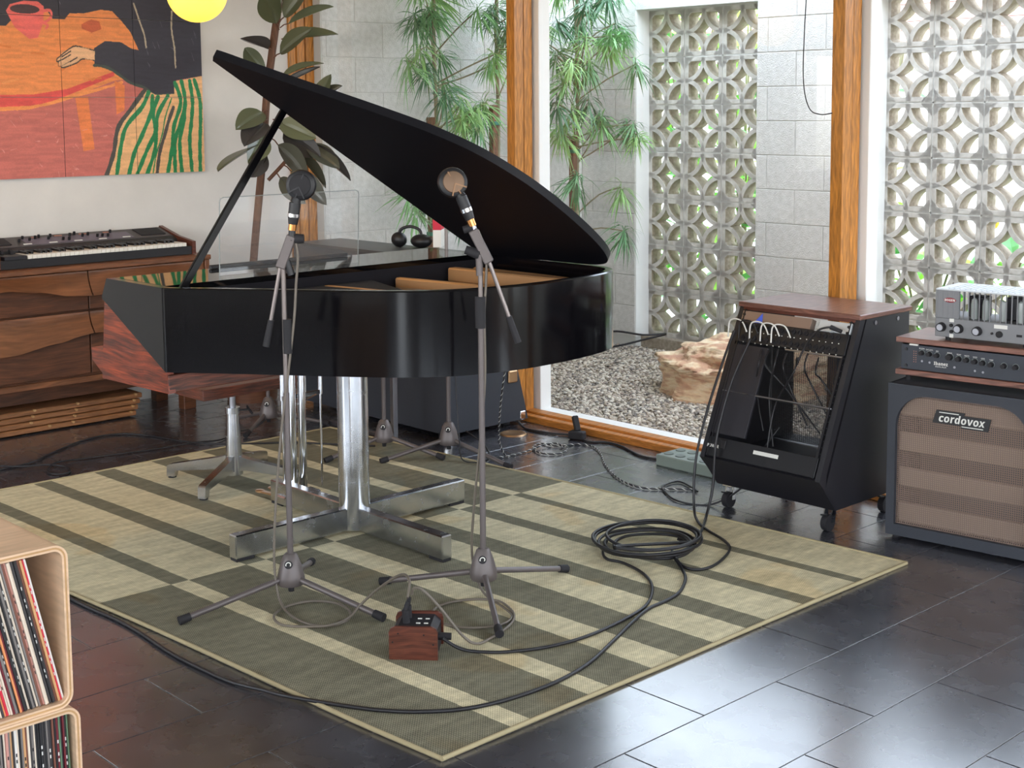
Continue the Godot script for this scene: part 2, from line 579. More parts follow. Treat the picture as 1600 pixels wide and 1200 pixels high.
func window_wall() -> void:
	var W = M.frame_wood_upright
	var L = M.frame_wood_level
	# uprights: jamb at the painting wall, mullions
	var jb := thing("trim_1", "narrow orange wood window jamb at the end of the white wall", "jamb", V(4.64, 0, -6.69), "", "structure")
	var b := Mb.new()
	b.bb(V(4.57, 0, -6.74), V(4.615, 2.6, -6.685), 0.002)
	part(jb, "jamb_board", b, W)
	b = Mb.new()
	b.bb(V(4.618, 0, -6.76), V(4.67, 2.6, -6.675), 0.002)
	part(jb, "jamb_face", b, W)
	b = Mb.new()
	b.bb(V(4.676, 0, -6.76), V(4.73, 2.6, -6.67), 0.002)
	part(jb, "glazing_stop", b, W)
	var zs := [-4.986, -3.137, -1.29, 0.56, 2.4]
	var labels := ["orange wood window mullion rising behind the open piano lid", "orange wood window mullion rising behind the sloping gear rack", "wood window mullion beside the far speaker", "wood window mullion beyond the amplifier", "wood window mullion at the end of the glazed wall"]
	for k in zs.size():
		var z: float = zs[k]
		var mu := thing("trim_%d" % (k + 2), labels[k], "mullion", V(4.7, 0, z + 0.03), "", "structure")
		b = Mb.new()
		b.bb(V(4.665, 0.034, z), V(4.725, 2.6, z + 0.056), 0.002)
		part(mu, "post", b, W)
		b = Mb.new()
		b.bb(V(4.73, 0.034, z + 0.004), V(4.785, 2.6, z + 0.054), 0.002)
		part(mu, "glazing_stop", b, W)
		b = Mb.new()
		b.bb(V(4.80, -0.05, z - 0.03), V(4.875, 2.6, z + 0.086), 0.003)
		part(mu, "outer_post", b, M.frame_white, "white painted outer post")
	b = Mb.new()
	b.bb(V(4.665, 0.0, -6.68), V(4.705, 0.033, 3.0), 0.002)
	var rl := thing("trim_7", "low orange wood sill rail along the floor under the windows", "sill", V(4.7, 0, -1.8), "", "structure")
	part(rl, "sill_rail", b, L)
	b = Mb.new()
	b.bb(V(4.705, 0.0, -6.68), V(4.72, 0.022, 3.0))
	part(rl, "groove_bed", b, L)
	b = Mb.new()
	b.bb(V(4.72, 0.0, -6.68), V(4.785, 0.04, 3.0), 0.003)
	part(rl, "glazing_stop", b, L)
	b = Mb.new()
	b.bb(V(4.80, -0.1, -6.6), V(4.90, 0.028, 3.0), 0.003)
	part(rl, "outer_sill", b, M.frame_white, "white painted outer sill")
	b = Mb.new()
	b.bb(V(4.665, 2.5, -6.68), V(4.88, 2.6, 3.0))
	solo("trim_8", "wood head rail above the windows", "rail", b, L, V(4.7, 2.5, -1.8), "", "structure")
	var ends := [-6.67, -4.958, -3.109, -1.262, 0.588, 2.428, 3.0]
	var gl := ["clear floor-to-ceiling window pane in front of the block wall and the small conifer", "clear window pane in front of the pierced block panel and the boulder", "clear window pane behind the speaker cabinet", "clear window pane beyond the speaker cabinet", "clear window pane further along the glazed wall", "narrow clear window pane at the end of the glazed wall"]
	for k in 6:
		b = Mb.new()
		b.quv(V(4.791, 0.02, ends[k]), V(4.791, 0.02, ends[k + 1]), V(4.791, 2.52, ends[k + 1]), V(4.791, 2.52, ends[k]), V(-1, 0, 0), P(0, 0), P(1, 0), P(1, 1), P(0, 1))
		solo("window_%d" % (k + 1), gl[k], "window", b, M.glass, V(4.79, 0, ends[k] / 2 + ends[k + 1] / 2), "", "structure")

# ---------------------------------------------------------------- the courtyard
func breeze_mesh(d: float, grow: float) -> ArrayMesh:
	# one pierced block: a square frame and four quarter rings round its corners; local x to the right along the wall, y up, z through
	var q := Mb.new()
	var s := 0.2965
	var h := s / 2.0
	var f := 0.026 + grow
	for sg in [-1.0, 1.0]:
		q.box(X(V(0, sg * (h - f / 2.0), d / 2.0)), V(s, f, d), 0.002)
		q.box(X(V(sg * (h - f / 2.0), 0, d / 2.0)), V(f, s - 2.0 * f, d))
	for sx in [-1.0, 1.0]:
		for sy in [-1.0, 1.0]:
			var c := V(sx * h, sy * h, 0)
			var a := 0.0
			if sx > 0 and sy < 0: a = PI / 2
			if sx > 0 and sy > 0: a = PI
			if sx < 0 and sy > 0: a = 1.5 * PI
			q.ringband(c, V(1, 0, 0), V(0, 1, 0), 0.1345 - grow, 0.161 + grow, d, a + 0.02, a + PI / 2 - 0.02, 8)
			q.ext([P(c.x, c.y), P(c.x - sx * 0.072, c.y), P(c.x, c.y - sy * 0.072)], d, X(V(0, 0, 0)))
	return q.mesh()

func block_rows(p: Node3D, along: Vector3, face: Vector3, o: Vector3, len: float, rows: int, y0: float, phase: float, m: Material, meshes: Dictionary) -> void:
	# hollow blocks in running bond: o is the wall's lower left corner on its face plane
	for r in rows:
		var s := -0.4064 + fposmod(phase + (0.2032 if r % 2 else 0.0), 0.4064)
		while s < len:
			var a := maxf(s + 0.002, 0.002)
			var e := minf(s + 0.4044, len - 0.002)
			s += 0.4064
			if e - a < 0.02:
				continue
			var key := "%.2f" % (e - a)
			if not meshes.has(key):
				var q := Mb.new()
				q.box(Transform3D(), V(e - a, 0.1992, 0.06), 0.003)
				meshes[key] = q.mesh()
			var c := o + along * (a + e) / 2.0 + V(0, y0 + 0.2032 * r + 0.1016, 0) - face * 0.03
			piece(p, "block", meshes[key], m, Transform3D(Basis(along, Vector3.UP, face), c - p.position))

func courtyard() -> void:
	var meshes := {}
	var wa := thing("wall_courtyard_end", "white painted concrete block wall behind the staked conifers", "wall", V(5.8, 0, -6.7), "", "structure")
	var b := Mb.new()
	b.bb(V(4.73, -0.2, -6.9), V(7.2, 2.7, -6.604))
	part(wa, "joint_bed", b, M.mortar_white)
	block_rows(wa, V(1, 0, 0), V(0, 0, 1), V(4.735, 0, -6.6), 2.135, 13, 0.0, 0.235, M.block_paint, meshes)
	var wb := thing("wall_courtyard_side", "white painted concrete block wall with two openings filled with pierced blocks", "wall", V(6.95, 0, -4.5), "", "structure")
	b = Mb.new()
	for r in [[-6.9, -6.118, 0.0, 2.26], [-5.15, -4.345, 0.0, 2.26], [-6.118, -5.15, 2.155, 2.26], [-4.345, -1.6, 2.155, 2.26], [-1.6, 3.5, 0.0, 2.26]]:
		b.bb(V(6.876, r[2] - 0.2 if r[2] == 0.0 else r[2], r[0]), V(7.12, r[3], r[1]))
	part(wb, "joint_bed", b, M.mortar_white)
	var al := V(0, 0, 1)
	block_rows(wb, al, V(-1, 0, 0), V(6.87, 0, -6.6), 0.482, 11, 0.02, 0.1, M.block_paint, meshes)
	block_rows(wb, al, V(-1, 0, 0), V(6.87, 0, -5.15), 0.805, 11, 0.02, 0.283, M.block_paint, meshes)
	block_rows(wb, al, V(-1, 0, 0), V(6.87, 0, -1.6), 4.6, 11, 0.02, 0.0, M.block_paint, meshes)
	b = Mb.new()
	b.bb(V(6.868, 2.155, -6.118), V(7.12, 2.262, -5.15))
	b.bb(V(6.868, 2.155, -4.345), V(7.12, 2.262, -1.6))
	part(wb, "lintel", b, M.block_paint)
	b = Mb.new()
	b.bb(V(6.873, 0.02, -6.124), V(7.0, 2.155, -6.112))
	b.bb(V(6.873, 0.02, -4.351), V(7.0, 2.155, -4.339))
	part(wb, "reveal", b, M.block_paint_white, "white painted side of an opening")
	b = Mb.new()
	b.bb(V(6.93, -0.2, -6.118), V(7.14, 0.018, -5.15))
	b.bb(V(6.93, -0.2, -4.345), V(7.14, 0.018, -1.6))
	part(wb, "kerb", b, M.breeze_concrete)
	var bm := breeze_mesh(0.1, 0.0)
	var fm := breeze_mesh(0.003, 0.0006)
	for pn in [[-6.118, 3, 7, "pierced concrete block panel of four-petal blocks beside the conifers"], [-4.354, 9, 7, "pierced concrete block panel of four-petal blocks behind the tube amplifier"]]:
		var w := thing("wall_breeze", pn[3], "wall", V(7.05, 0.02, pn[0]), "", "structure")
		var mo := Mb.new()
		for r in range(pn[2] + 1):
			mo.bb(V(7.002, 0.02 + 0.3048 * r - 0.0045, pn[0]), V(7.09, 0.02 + 0.3048 * r + 0.0045, pn[0] + 0.3048 * pn[1]))
		for c in range(pn[1] + 1):
			mo.bb(V(7.002, 0.02, pn[0] + 0.3048 * c - 0.0045), V(7.09, 0.02 + 0.3048 * pn[2], pn[0] + 0.3048 * c + 0.0045))
		part(w, "joint_bed", mo, M.mortar_white)
		for r in pn[2]:
			for c in pn[1]:
				var at := V(7.0, 0.02 + 0.3048 * (r + 0.5), pn[0] + 0.3048 * (c + 0.5)) - w.position
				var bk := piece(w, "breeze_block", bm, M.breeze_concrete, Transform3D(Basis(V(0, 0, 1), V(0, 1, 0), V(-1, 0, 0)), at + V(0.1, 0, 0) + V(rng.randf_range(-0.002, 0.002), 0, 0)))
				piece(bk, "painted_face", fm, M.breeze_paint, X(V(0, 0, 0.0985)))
	# unseen overhang, added over the near half of the courtyard to block sky light
	b = Mb.new()
	b.bb(V(4.9, 2.6, -6.9), V(6.12, 2.75, 3.2))
	solo("added_overhang", "unseen white overhang added above the courtyard windows to block sky light", "roof", b, M.ceiling_paint, V(5.4, 2.6, -1.8), "", "structure")
	# ground
	b = Mb.new()
	b.bb(V(4.86, -0.3, -6.7), V(6.95, -0.058, 3.2))
	solo("ground_courtyard", "sandy ground bed of the courtyard under the gravel", "ground", b, mk("sand", c8(0x9A9080), 0.95), V(5.9, -0.06, -1.8), "", "structure")
	var pm := Mb.new()
	pm.ell(Transform3D(), 6, 4)
	var mm := MultiMesh.new()
	mm.transform_format = MultiMesh.TRANSFORM_3D
	mm.use_colors = true
	mm.mesh = pm.mesh()
	var cnt := 30000
	mm.instance_count = cnt
	var tones := [c8(0xB9AB9A), c8(0x8F8578), c8(0xC9BFB0), c8(0x77706A), c8(0xA79A88), c8(0xD2C8B8), c8(0x9C8D80)]
	for k in cnt:
		var x := rng.randf_range(4.9, 6.9)
		var z := rng.randf_range(-6.58, -2.4)
		var s := rng.randf_range(0.006, 0.0125)
		var bs := Basis.from_euler(V(rng.randf() * 0.6, rng.randf() * TAU, rng.randf() * 0.6)) * Basis.from_scale(V(s * 1.3, s * 0.75, s))
		mm.set_instance_transform(k, Transform3D(bs, V(x, -0.056 + rng.randf_range(0.0, 0.008), z)))
		mm.set_instance_color(k, tones[rng.randi() % tones.size()].srgb_to_linear())
	var gm := mk("gravel", Color.WHITE, 0.9)
	gm.vertex_color_use_as_albedo = true
	var gi := MultiMeshInstance3D.new()
	gi.name = "gravel"
	gi.multimesh = mm
	gi.material_override = gm
	add_child(gi)
	tag(gi, "beige and grey pea gravel covering the courtyard", "gravel", "", "stuff")
	boulder()
	conifers()

func boulder() -> void:
	var no := FastNoiseLite.new()
	no.seed = 5
	no.frequency = 1.0
	no.fractal_octaves = 4
	var rows := 40
	var seg := 64
	var pts := []
	for i in rows + 1:
		var ring := []
		for j in seg:
			var la := PI * i / rows
			var lo := TAU * j / seg
			var s := V(sin(la) * cos(lo), cos(la), sin(la) * sin(lo))
			# a low, layered slab with a flat crown
			var e := 0.45
			var q := V(signf(s.x) * pow(absf(s.x), 0.75), signf(s.y) * pow(absf(s.y), e), signf(s.z) * pow(absf(s.z), 0.75))
			var bump := no.get_noise_3d(s.x * 1.6, s.y * 1.2, s.z * 1.6) * 0.28 + no.get_noise_3d(s.x * 5.0, s.y * 9.0, s.z * 5.0) * 0.09
			var lay := sin(q.y * 13.0 + no.get_noise_3d(s.x * 2.0, 3.0, s.z * 2.0) * 4.0) * 0.035
			q *= 1.0 + bump + lay
			ring.append(V(6.22 + q.x * 0.42, 0.05 + q.y * 0.16 + 0.05 * s.x, -4.72 + q.z * 0.44))
		pts.append(ring)
	var b := Mb.new()
	var nor := []
	for i in rows + 1:
		var r := []
		for j in seg:
			var du: Vector3 = pts[i][(j + 1) % seg] - pts[i][(j + seg - 1) % seg]
			var dv: Vector3 = pts[mini(i + 1, rows)][j] - pts[maxi(i - 1, 0)][j]
			var m := dv.cross(du).normalized() if i > 0 and i < rows else V(0, 1 if i == 0 else -1, 0)
			if m.dot(pts[i][j] - V(6.22, 0.05, -4.72)) < 0.0:
				m = -m
			r.append(m)
		nor.append(r)
	for i in rows:
		for j in seg:
			var k := (j + 1) % seg
			b.sq(pts[i][j], pts[i][k], pts[i + 1][k], pts[i + 1][j], nor[i][j], nor[i][k], nor[i + 1][k], nor[i + 1][j])
	var m := mk("sandstone", c8(0xE6CFAE), 0.9)
	var gr := Gradient.new()
	gr.set_color(0, c8(0x9A6E56))
	gr.set_color(1, c8(0xF2E2C6))
	gr.add_point(0.42, c8(0xC99A7C))
	gr.add_point(0.55, c8(0xE0C39C))
	var nt := blotch(512, 0.012, Color.BLACK, Color.WHITE, 41, 5)
	nt.color_ramp = gr
	m.albedo_color = Color.WHITE
	tex(m, nt, 1.0, false, 4.0)
	m.uv1_scale = V(1.0, 3.5, 1.0)
	m.heightmap_enabled = true
	m.heightmap_texture = blotch(512, 0.03, Color.BLACK, Color.WHITE, 42, 5)
	m.heightmap_scale = 1.2
	solo("boulder", "low layered sandstone boulder lying on the gravel", "rock", b, m, V(6.22, -0.05, -4.72))

func leaf_blade(b: Mb, o: Vector3, d: Vector3, len: float, w: float, droop: float, seg := 4, fold := 0.15) -> void:
	# a narrow strap: base o, direction d, bending down; two faces share a mid rib
	var side := d.cross(Vector3.UP)
	if side.length() < 0.05:
		side = d.cross(Vector3.RIGHT)
	side = side.normalized()
	var pl := []
	var pr := []
	var pm := []
	for k in seg + 1:
		var f := float(k) / seg
		var p := o + d * len * f + V(0, -droop * len * f * f, 0)
		var hw := w * 0.5 * (0.35 + 1.3 * f if f < 0.5 else 2.0 * (1.0 - f) + 0.02)
		var t := (d + V(0, -2.0 * droop * f, 0)).normalized()
		var up := side.cross(t).normalized()
		pm.append(p - up * fold * hw)
		pl.append(p - side * hw)
		pr.append(p + side * hw)
	for k in seg:
		var na: Vector3 = (pm[k + 1] - pl[k]).cross(pm[k] - pl[k])
		var nb: Vector3 = (pr[k + 1] - pm[k]).cross(pr[k] - pm[k])
		if na.length() < 1e-12: na = Vector3.UP
		if nb.length() < 1e-12: nb = Vector3.UP
		na = na.normalized()
		nb = nb.normalized()
		if na.y < 0: na = -na
		if nb.y < 0: nb = -nb
		b.tri(pl[k], pm[k], pm[k + 1], na, na, na)
		b.tri(pl[k], pm[k + 1], pl[k + 1], na, na, na)
		b.tri(pm[k], pr[k], pr[k + 1], nb, nb, nb)
		b.tri(pm[k], pr[k + 1], pm[k + 1], nb, nb, nb)

func tuft_mesh(sd: int, count: int, len: float) -> ArrayMesh:
	var r := RandomNumberGenerator.new()
	r.seed = sd
	var b := Mb.new()
	for k in count:
		var az := r.randf() * TAU
		var el := r.randf_range(-0.75, 0.75)
		var d := V(cos(az) * cos(el), sin(el), sin(az) * cos(el))
		leaf_blade(b, V(0, r.randf_range(-0.05, 0.03), 0) + d * 0.006, d, len * r.randf_range(0.65, 1.15), 0.010, r.randf_range(0.35, 1.0), 4)
	b.cyl(V(0, -0.07, 0), V(0, 0.03, 0), 0.003, 0.002, 5)
	return b.mesh()

func conifers() -> void:
	var ms := []
	for k in 5:
		ms.append(tuft_mesh(50 + k, 44, 0.14))
	var greens := []
	for g in [0x5F8C5C, 0x4A7450, 0x80B070, 0x8CB46C]:
		var m := mk("needle_%d" % g, c8(g), 0.5)
		m.backlight_enabled = true
		m.backlight = c8(g) * 0.5
		greens.append(m)
	var bp: Material = M.bark_pale
	# trunk foot, stake height, tufts as (along x, height, along z) in world metres
	var trees := [
		{"at": V(5.36, -0.05, -6.36), "h": 2.45, "stake": 1.53, "label": "thin staked conifer of drooping strap leaves beside the window jamb",
			"tufts": [[5.16, 2.30], [5.28, 2.25], [5.38, 2.20], [5.10, 2.06], [5.18, 2.05], [5.26, 2.08], [5.40, 2.10], [5.52, 2.10], [5.14, 1.86], [5.06, 1.80], [5.20, 1.76], [5.46, 1.86], [5.58, 1.84], [5.64, 1.78], [5.50, 1.68], [5.44, 1.56], [5.56, 1.52], [5.38, 1.46], [5.62, 1.50], [5.36, 2.36], [5.48, 2.30], [5.22, 1.62], [5.70, 1.56], [5.66, 1.42], [5.30, 1.02], [5.18, 0.94], [5.24, 1.10], [5.34, 0.90], [5.12, 1.04]]},
		{"at": V(5.86, -0.05, -6.36), "h": 2.5, "stake": 1.60, "label": "thin staked conifer half hidden behind the window mullion",
			"tufts": [[5.72, 2.10], [5.78, 2.24], [5.84, 2.02], [5.90, 2.14], [5.76, 1.92], [5.92, 2.30], [6.0, 2.2], [5.98, 2.04], [5.88, 1.84]]},
		{"at": V(6.50, -0.05, -6.30), "h": 2.5, "stake": 1.40, "label": "dense staked conifer of drooping strap leaves beside the pierced block panel",
			"tufts": [[6.12, 1.98], [6.22, 2.06], [6.34, 2.16], [6.46, 2.22], [6.58, 2.12], [6.70, 2.16], [6.78, 2.0], [6.66, 1.96], [6.54, 1.98], [6.40, 1.96], [6.28, 1.86], [6.16, 1.80], [6.24, 1.68], [6.36, 1.74], [6.48, 1.80], [6.62, 1.84], [6.76, 1.80], [6.20, 1.56], [6.30, 1.50], [6.42, 1.58], [6.52, 1.44], [6.64, 1.48], [6.72, 1.42], [6.26, 1.36], [6.38, 1.40], [6.80, 1.92], [6.84, 2.06], [6.56, 2.3], [6.42, 2.32], [6.28, 2.28], [6.66, 2.3], [6.80, 2.24], [6.86, 1.40], [6.78, 1.34], [6.22, 1.10], [6.18, 0.98], [6.72, 1.02], [6.84, 0.74]]},
	]
	for tr in trees:
		var at: Vector3 = tr.at
		var t := thing("staked_conifer", tr.label, "tree", at, "conifers in the courtyard")
		var b := Mb.new()
		var tp := smooth([at, at + V(0.015, 0.5, 0.01), at + V(-0.01, 1.0, 0.02), at + V(0.02, 1.5, 0.0), at + V(-0.01, 2.0, 0.02), at + V(0.02, tr.h, 0)], 4)
		b.tube(tp, 0.012, 7)
		part(t, "trunk", b, bp)
		b = Mb.new()
		b.bb(at + V(-0.045, 0, -0.02), at + V(-0.005, tr.stake, 0.02), 0.003)
		part(t, "stake", b, M.stake_wood)
		for hh in [0.55, 0.93]:
			b = Mb.new()
			b.bb(at + V(-0.05, tr.stake * hh - 0.012, -0.026), at + V(0.02, tr.stake * hh + 0.012, 0.026), 0.004)
			part(t, "tie", b, M.teal_tie, "green tie band")
		var n := 0
		for tf in tr.tufts:
			var z: float = at.z + rng.randf_range(-0.06, 0.3)
			var c := V(minf(tf[0], 6.66), tf[1], z + maxf(0.0, tf[0] - 6.66) * 0.9)
			# a twig from the trunk
			b = Mb.new()
			var s := at + V(0, clampf(tf[1] + 0.05 - rng.randf() * 0.3, 0.3, tr.h), 0)
			b.tube(smooth([s, (s + c) / 2.0 + V(0, 0.05 - rng.randf() * 0.08, 0.01), c], 3), 0.005, 5)
			part(t, "branch", b, bp)
			var xf := Transform3D(Basis.from_euler(V(rng.randf_range(-0.5, 0.5), rng.randf() * TAU, rng.randf_range(-0.5, 0.5))).scaled(Vector3.ONE * rng.randf_range(0.95, 1.3)), c - at)
			piece(t, "leaf_tuft", ms[n % 5], greens[rng.randi() % 4], xf)
			n += 1

# ---------------------------------------------------------------- what shows through the pierced blocks
func beyond() -> void:
	var b := Mb.new()
	b.bb(V(7.12, -0.3, -30), V(40, -0.06, 20))
	solo("ground_garden", "pale paving and bright lawn beyond the pierced wall", "ground", b, mk("paving", c8(0xDAD8D0), 0.9), V(20, -0.06, -5), "", "structure")
	b = Mb.new()
	b.bb(V(9.5, -0.1, -14), V(11.0, -0.04, 0))
	solo("lawn", "strip of bright yellow-green lawn beyond the pierced wall", "lawn", b, mk("lawn", c8(0xB9CB77), 0.95), V(10.2, -0.06, -7), "", "stuff")
	var h := thing("neighbour_house", "white house with a pale pink course-tiled roof beyond the pierced wall", "house", V(15, 0, -8))
	b = Mb.new()
	b.bb(V(14.0, -0.06, -18), V(19, 2.25, 2), 0.02)
	part(h, "wall", b, mk("house_white", c8(0xF2F1EE), 0.8))
	var pk := mk("roof_pink", c8(0xC89A90), 0.8)
	for k in 12:
		b = Mb.new()
		b.box(X(V(13.75 + 0.26 * k, 2.3 + 0.115 * k, -8), V(0, 0, 18)), V(0.34, 0.025, 20.6), 0.004)
		part(h, "tile_course", b, pk)
	# leafy shrubs close behind the wall
	var gs := []
	for g in [0x86C43C, 0x5F9E3A, 0xA6D65C, 0x4E8648]:
		var m := mk("shrub_%d" % g, c8(g), 0.45)
		m.backlight_enabled = true
		m.backlight = c8(g)
		gs.append(m)
	var lm := Mb.new()
	leaf_blade(lm, Vector3.ZERO, V(0, 0.25, 1).normalized(), 0.26, 0.11, 0.5, 6, 0.3)
	var leaf := lm.mesh()
	var spots := [[7.55, -6.25, 2.35, 120], [7.7, -6.85, 2.3, 120], [7.5, -5.75, 2.3, 110], [7.65, -5.3, 2.4, 110], [7.9, -7.4, 2.4, 120], [7.5, -4.75, 2.0, 36], [7.42, -4.32, 0.72, 50], [7.42, -3.9, 0.75, 50], [7.42, -3.45, 0.7, 50], [7.45, -3.0, 0.8, 40], [8.1, -6.2, 2.4, 110]]
	var words := ["tall leafy shrub behind the pierced blocks near the conifers", "leafy shrub behind the pierced blocks, next to the courtyard's end wall", "leafy shrub pressed close behind the pierced blocks", "tall leafy shrub behind the block pier edge", "leafy shrub at the far end of the pierced panel", "sparse climbing shrub beside the block pier", "low leafy plant behind the tube amplifier", "low leafy plant behind the wider pierced panel", "low leafy plant further along the pierced panel", "low leafy plant at the end of the wider panel", "second row leafy shrub behind the taller shrubs"]
	for k in spots.size():
		var sp: Array = spots[k]
		var at := V(sp[0], -0.06, sp[1])
		var t := thing("garden_shrub", words[k], "shrub", at, "shrubs beyond the pierced wall")
		b = Mb.new()
		for q in 5:
			var az := TAU * q / 5.0 + rng.randf()
			b.tube(smooth([at, at + V(cos(az) * 0.05, sp[2] * 0.4, sin(az) * 0.06), at + V(cos(az) * 0.16, sp[2] * 0.95, sin(az) * 0.2)], 4), 0.008, 5)
		part(t, "stem", b, M.bark_pale)
		for q in sp[3]:
			var az := rng.randf() * TAU
			var y: float = sp[2] * rng.randf_range(0.05, 1.0)
			var r := rng.randf_range(0.02, 0.24)
			piece(t, "leaf", leaf, gs[rng.randi() % 4], Transform3D(Basis.from_euler(V(rng.randf_range(-0.9, 0.4), az, rng.randf_range(-0.5, 0.5))).scaled(Vector3.ONE * rng.randf_range(0.7, 1.2)), V(cos(az) * r * 0.8, y, sin(az) * r * 1.3)))
		if k == 7:
			b = Mb.new()
			b.ell(X(V(7.6, 0.86, -3.98), Vector3.ZERO, V(0.03, 0.05, 0.03)), 8, 6)
			part(t, "flower", b, mk("yellow_flower", c8(0xE8B62E), 0.6), "yellow flower")

# ---------------------------------------------------------------- rug
func rug() -> void:
	var w := 1024
	var h := 1536
	var near := [0.113, 0.145, 0.249, 0.288, 0.372, 0.431, 0.502, 0.577, 0.624, 0.716, 0.749, 0.856, 0.879, 1.2]
	var far := [0.140, 0.172, 0.280, 0.317, 0.409, 0.454, 0.538, 0.601, 0.660, 0.735, 0.772, 0.866, 0.889, 1.2]
	var no := FastNoiseLite.new()
	no.seed = 3
	no.frequency = 0.01
	no.fractal_octaves = 3
	var by := PackedByteArray()
	by.resize(w * h * 3)
	var lt := Vector3(214, 203, 170)
	var dk := Vector3(128, 124, 106)
	var thread := PackedFloat32Array()
	thread.resize(w)
	for x in w:
		thread[x] = rng.randf_range(-1.0, 1.0)
	for y in h:
		var tt := float(y) / h
		for x in w:
			var s := (x + 0.5) / w
			var light := false
			for k in range(0, 14, 2):
				if s >= lerpf(near[k], far[k], tt) and s < lerpf(near[k + 1], far[k + 1], tt):
					light = true
					break
			if tt > 0.505:
				light = not light
			var c := lt if light else dk
			# ribs across the stripes with dark dips between the knots
			var rib := (x + (y / 2) * 2) % 4
			var row := y % 4
			var f := 1.0
			if rib == 0 and row < 3:
				f = 0.70 if light else 0.56
			elif row == 3:
				f = 0.93
			elif rib == 2:
				f = 1.06 if light else 1.16
			f += no.get_noise_2d(x * 0.9, y * 4.0) * 0.10 + thread[x] * 0.025 + no.get_noise_2d(x * 6.0, y * 6.0) * 0.06
			# brownish worn patches
			var st := clampf(no.get_noise_2d(x * 0.35 + 400.0, y * 0.35) * 2.4 - 0.8, 0.0, 0.35)
			var i := (y * w + x) * 3
			by[i] = clampi(int(c.x * f), 0, 255)
			by[i + 1] = clampi(int(c.y * f * (1.0 - 0.10 * st)), 0, 255)
			by[i + 2] = clampi(int(c.z * f * (1.0 - 0.22 * st)), 0, 255)
	var m := mk("rug_weave", Color.WHITE, 0.95)
	m.albedo_texture = ImageTexture.create_from_image(Image.create_from_data(w, h, false, Image.FORMAT_RGB8, by))
	m.metallic_specular = 0.2
	var nl := V(2.03, 0, -2.41)
	var nr := V(4.07, 0, -2.41)
	var fl := V(1.84, 0, -5.46)
	var fr := V(3.89, 0, -5.42)
	var b := Mb.new()
	var ns := 24
	var nt := 36
	var pt := func(i: int, j: int, y: float) -> Vector3:
		var s := float(i) / ns
		var t := float(j) / nt
		var p := nl.lerp(nr, s).lerp(fl.lerp(fr, s), t)
		var wob := 0.006 * sin(t * 9.0 + 1.0) * (1.0 - minf(s * 8.0, 1.0)) * minf(minf(t, 1.0 - t) * 10.0, 1.0)
		return p + V(-wob, y + 0.0012 * sin(s * 11.0 + t * 7.0), 0)
	for i in ns:
		for j in nt:
			b.quv(pt.call(i, j, 0.008), pt.call(i + 1, j, 0.008), pt.call(i + 1, j + 1, 0.008), pt.call(i, j + 1, 0.008), Vector3.UP,
				P(float(i) / ns, float(j) / nt), P(float(i + 1) / ns, float(j) / nt), P(float(i + 1) / ns, float(j + 1) / nt), P(float(i) / ns, float(j + 1) / nt))
	for k in ns:
		for j in [0, nt]:
			b.face([pt.call(k, j, 0.008), pt.call(k + 1, j, 0.008), pt.call(k + 1, j, -0.004), pt.call(k, j, -0.004)], V(3, 0, -3.9))
	for k in nt:
		for i in [0, ns]:
			b.face([pt.call(i, k, 0.008), pt.call(i, k + 1, 0.008), pt.call(i, k + 1, -0.004), pt.call(i, k, -0.004)], V(3, 0, -3.9))
	var r := thing("rug", "flat-woven olive and straw striped rug under the piano", "rug", V(2.95, 0.002, -3.93))
	part(r, "weave", b, m)
	var bd := mk("rug_binding", c8(0xA89A78), 0.95)
	for e in [[0, 0, ns, 0], [0, nt, ns, nt], [0, 0, 0, nt], [ns, 0, ns, nt]]:
		var q := Mb.new()
		var pp := []
		var steps := ns if e[1] == e[3] else nt
		for k in steps + 1:
			var f := float(k) / steps
			pp.append(pt.call(int(round(lerpf(e[0], e[2], f))), int(round(lerpf(e[1], e[3], f))), 0.0065))
		q.tube(pp, 0.0062, 6)
		part(r, "binding", q, bd)

# ---------------------------------------------------------------- piano
func flat_xf(y: float) -> Transform3D:  # polygons given as (x, z), pulled up along y
	return Transform3D(Basis(V(1, 0, 0), V(0, 0, 1), V(0, 1, 0)), V(0, y, 0))

func side_xf(x: float) -> Transform3D:  # polygons given as (z, y), pulled along +x
	return Transform3D(Basis(V(0, 0, 1), V(0, 1, 0), V(1, 0, 0)), V(x, 0, 0))

